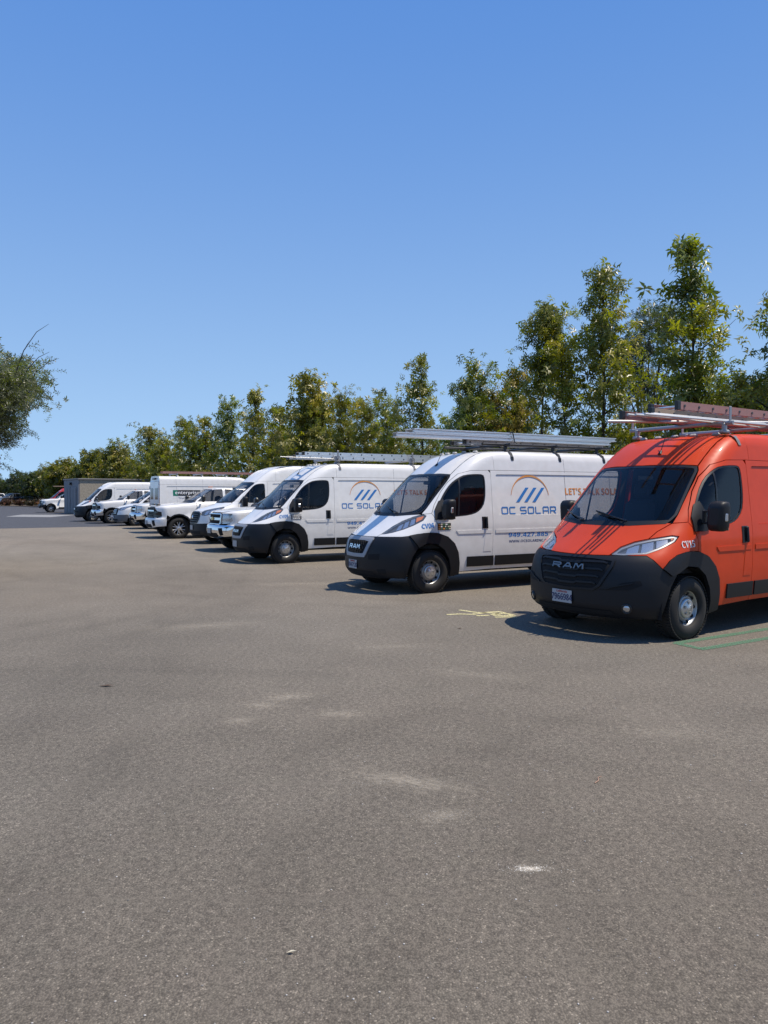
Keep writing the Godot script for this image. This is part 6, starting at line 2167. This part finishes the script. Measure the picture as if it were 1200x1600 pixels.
func olive() -> void:
	var r := RandomNumberGenerator.new()
	r.seed = 31
	var t := thing("olive_tree", "grey-green olive tree reaching in from the left edge", "tree", Vector3(-10.6, 0, -17.2))
	var wood := stb()
	var xf := []
	var cols := []
	tube(wood, [Vector3(0, -0.05, 0), Vector3(0.1, 0.9, 0), Vector3(-0.05, 1.7, 0.1)], [0.22, 0.17, 0.15], 8)
	var nz := FastNoiseLite.new()
	nz.seed = 3
	nz.frequency = 0.5
	for k in 150:
		var d := Vector3(r.randfn(), r.randfn() * 0.9, r.randfn()).normalized()
		var q := r.randf_range(0.55, 1.0) * (0.9 + 0.25 * nz.get_noise_3d(d.x * 3, d.y * 3, d.z * 3))
		var p := Vector3(0.35, 3.95, 0) + Vector3(d.x * 2.5 * (1.0 + 0.5 * minf(d.y, 0.0)), d.y * 1.5, d.z * 2.5) * q
		if k < 40: tube(wood, [Vector3(-0.05, 1.6, 0.1), Vector3(p.x * 0.4, 2.5 + p.y * 0.1, p.z * 0.4), p], [0.06, 0.04, 0.008], 5, false)
		var tn := r.randf_range(0.75, 1.2)
		for c in 95:
			var pp := p + Vector3(r.randfn() * 0.3, r.randfn() * 0.26 - 0.04, r.randfn() * 0.3)
			xf.append(Transform3D(aim(d + Vector3(r.randfn(), r.randfn() * 0.8, r.randfn()) * 0.8, r.randf() * TAU, r.randf_range(0.8, 1.5)), pp))
			var v := tn * r.randf_range(0.7, 1.35)
			cols.append(Color(0.2 * v, 0.215 * v, 0.145 * v))
	# thin drooping sprays and bare shoots
	for k in 16:
		var a := r.randf_range(-0.9, 0.9)
		var yy := r.randf_range(2.5, 3.5)
		var p := Vector3(0.2 + cos(a) * (0.6 + (yy - 2.5) * 1.3), yy, sin(a) * 1.6)
		var e := p + Vector3(r.randf_range(0.3, 0.8), r.randf_range(-0.5, 0.1), r.randf_range(-0.3, 0.3))
		tube(wood, [p, (p + e) * 0.5 + Vector3(0, 0.08, 0), e], [0.01, 0.007, 0.003], 4, false)
		for c in 14:
			var pp := p.lerp(e, c / 13.0) + Vector3(r.randfn(), r.randfn(), r.randfn()) * 0.05
			xf.append(Transform3D(aim(e - p + Vector3(0, -0.2, 0), r.randf() * TAU, r.randf_range(0.8, 1.3)), pp))
			cols.append(Color(0.14, 0.15, 0.095))
	for q in [[2.5, 4.65, 0.6, 0.95, 0.2], [2.6, 4.5, 0.55, 0.4, -0.2], [2.65, 4.4, 0.5, 0.55, 0.3], [2.6, 4.2, 0.6, 0.2, 0.0]]:
		var p := Vector3(q[0] - 0.3, q[1] - 0.3, q[4])
		var dx: float = q[2] + 0.2
		var dy: float = q[3] + 0.25
		tube(wood, [p, p + Vector3(dx * 0.28, dy * 0.5, 0), p + Vector3(dx * 0.65, dy * 0.85, 0), p + Vector3(dx, dy, 0)], [0.014, 0.01, 0.007, 0.003], 4, false)
		tube(wood, [p + Vector3(dx * 0.28, dy * 0.5, 0), p + Vector3(dx * 0.5, dy * 0.5 + 0.2, 0.1)], [0.005, 0.002], 4, false)
	obj("trunk", done(wood), M.bark, t)
	scatter("crown", M_sprig, M.leaf, xf, cols, t)

func build_ground_bits() -> void:
	# painted marks
	var marks := [[Vector3(3.3, 0, -8.4), Vector3(6.6, 0, -10.35), "upper green painted line on the asphalt beside the orange van"], [Vector3(3.42, 0, -8.06), Vector3(6.6, 0, -9.93), "lower green painted line on the asphalt beside the orange van"], [Vector3(3.3, 0, -8.4), Vector3(3.46, 0, -8.06), "short green painted end joining the two green lines"]]
	for q in marks:
		var dv: Vector3 = (q[1] - q[0]).normalized()
		var n := Vector3(-dv.z, 0, dv.x) * 0.055
		var poly := []
		var r := RandomNumberGenerator.new()
		r.seed = 6
		for i in 13: poly.append(q[0].lerp(q[1], i / 12.0) + n * r.randf_range(0.7, 1.15))
		for i in 13: poly.append(q[0].lerp(q[1], 1.0 - i / 12.0) - n * r.randf_range(0.7, 1.15))
		tag(strip(poly, 0.005 if q[2].begins_with("short") else 0.004, M.paint_green, "painted_line"), q[2], "painted line")
	var ys := [[[-0.42, 0.0], [-0.25, 0.05], [-0.05, 0.02], [0.0, 0.08]], [[-0.2, 0.42], [0.0, 0.2], [0.28, 0.12], [0.3, -0.02]], [[0.02, 0.08], [0.16, 0.2], [0.34, 0.26], [0.42, 0.14]], [[0.2, -0.02], [0.3, 0.08], [0.45, 0.06], [0.5, -0.06], [0.36, -0.12], [0.22, -0.06]], [[-0.02, -0.1], [0.16, -0.06]], [[0.22, -0.22], [0.52, -0.2]]]
	var ymesh := []
	for l in ys:
		var q := []
		for p in l: q.append(Vector2(p[0], p[1]))
		ymesh.append(q)
	var ym := obj("painted_symbol", strokes(ymesh, 0.07, 0.003), M.paint_yellow)
	ym.transform = Transform3D(Basis(Vector3.RIGHT, Vector3(0, 0, -1), Vector3.UP), Vector3(1.3, 0.001, -10.4))
	tag(ym, "pale yellow sprayed symbol on the asphalt between the orange and the white van", "painted symbol")
	# twig, leaves, chips
	var tw := stb()
	tube(tw, [Vector3(-0.03, 0.004, 0.03), Vector3(0.0, 0.006, 0.0), Vector3(0.012, 0.005, -0.05), Vector3(0.04, 0.004, -0.075)], [0.003, 0.003, 0.0025, 0.0015], 5)
	tag(obj("twig", done(tw), mat(lin(0.36, 0.22, 0.15), 0.8)), "small curved reddish twig on the asphalt", "twig").position = Vector3(1.256, 0, -4.33)
	for q in [[-2.43, -6.5, 0.14, "dry_leaf", "dark dry leaf lying alone on the asphalt at the left"], [-0.339, -2.69, 0.04, "pale_leaf", "tiny pale leaf near the bottom of the picture"], [-1.9, -2.8, 0.07, "pale_leaf", "pale curled leaf near the bottom left"], [0.95, -9.3, 0.08, "dry_leaf", "dark leaf below the yellow symbol"], [1.85, -10.9, 0.06, "pale_leaf", "pale leaf beside the orange van's shadow"]]:
		var ls := stb()
		var l: float = q[2]
		tri(ls, Vector3(-l * 0.5, 0.004, 0), Vector3(0, 0.012, -l * 0.16), Vector3(0, 0.006, 0), Vector3.UP)
		tri(ls, Vector3(-l * 0.5, 0.004, 0), Vector3(0, 0.006, 0), Vector3(0, 0.013, l * 0.16), Vector3.UP)
		tri(ls, Vector3(l * 0.5, 0.012, 0), Vector3(0, 0.006, 0), Vector3(0, 0.012, -l * 0.16), Vector3.UP)
		tri(ls, Vector3(l * 0.5, 0.012, 0), Vector3(0, 0.013, l * 0.16), Vector3(0, 0.006, 0), Vector3.UP)
		tag(obj("fallen_leaf", done(ls), M[q[3]]), q[4], "leaf").position = Vector3(q[0], 0, q[1])
	# grit: loose stones and the pale patches of spilled powder
	var pm_ := SphereMesh.new()
	pm_.radius = 0.5
	pm_.height = 0.7
	pm_.radial_segments = 6
	pm_.rings = 3
	var r := RandomNumberGenerator.new()
	r.seed = 12
	var xf := []
	var cols := []
	for i in 5200:
		var z := -1.5 - pow(r.randf(), 1.6) * 15.0
		var x := r.randf_range(-1, 1) * (1.0 - z * 0.55)
		var sz := 0.0025 + 0.006 * pow(r.randf(), 3.0)
		if r.randf() < 0.006: sz *= 2.0
		xf.append(Transform3D(Basis(Vector3.UP, r.randf() * TAU).scaled(Vector3(sz * r.randf_range(0.8, 1.5), sz, sz)), Vector3(x, sz * 0.15, z)))
		var v := r.randf_range(0.12, 0.5)
		cols.append(Color(v, v * 0.95, v * 0.87))
	var core := [[0.65, -3.312, 0.03, 0.013, 220, 0.72], [0.65, -3.312, 0.1, 0.02, 70, 0.6], [0.149, -4.33, 0.26, 0.06, 260, 0.45], [0.298, -3.86, 0.1, 0.05, 160, 0.42]]
	for q in core:
		for i in q[4]:
			var p := Vector3(q[0] + r.randfn() * q[2], 0, q[1] + r.randfn() * q[3])
			var sz := r.randf_range(0.0015, 0.004)
			xf.append(Transform3D(Basis(Vector3.UP, r.randf() * TAU).scaled(Vector3(sz * 1.4, sz, sz)), p + Vector3(0, sz * 0.15, 0)))
			var v: float = q[5] * r.randf_range(0.75, 1.15)
			cols.append(Color(v, v * 0.95, v * 0.84))
	# powder rubbed into the surface
	var st_tex := stain_tex()
	var stains := [[0.66, -3.31, 0.26, 0.1, 0.9], [0.66, -3.31, 0.11, 0.045, 1.0], [0.3, -3.86, 0.5, 0.26, 0.4], [0.15, -4.33, 1.2, 0.36, 0.55], [-0.8, -6.15, 0.75, 0.4, 0.5], [-0.98, -5.9, 0.5, 0.3, 0.45], [-0.34, -5.67, 0.7, 0.35, 0.45], [-1.07, -5.5, 0.4, 0.3, 0.45], [0.9, -6.9, 1.6, 0.5, 0.25], [-2.3, -9.5, 2.4, 0.8, 0.3], [2.0, -5.2, 1.5, 0.5, 0.22], [-1.6, -14.0, 3.5, 1.0, 0.25], [0.1, -8.2, 2.0, 0.5, 0.22]]
	for i in stains.size():
		var q: Array = stains[i]
		var m := StandardMaterial3D.new()
		m.transparency = BaseMaterial3D.TRANSPARENCY_ALPHA
		m.albedo_texture = st_tex[i % 2]
		m.albedo_color = Color(0.84, 0.815, 0.765, q[4] * 0.8)
		m.roughness = 0.95
		var pl := PlaneMesh.new()
		pl.size = Vector2(q[2], q[3])
		var o := obj("powder_stain", pl, m)
		o.position = Vector3(q[0], 0.0012 + 0.0003 * i, q[1])
		o.rotation.y = 0.4 * sin(i * 3.7)
		o.set_meta("kind", "stuff")
		tag(o, "pale powder stain rubbed into the asphalt", "")
	tag(scatter("gravel", pm_, M.pebble, xf, cols, self), "loose pale grit scattered on the asphalt", "", "", "stuff")
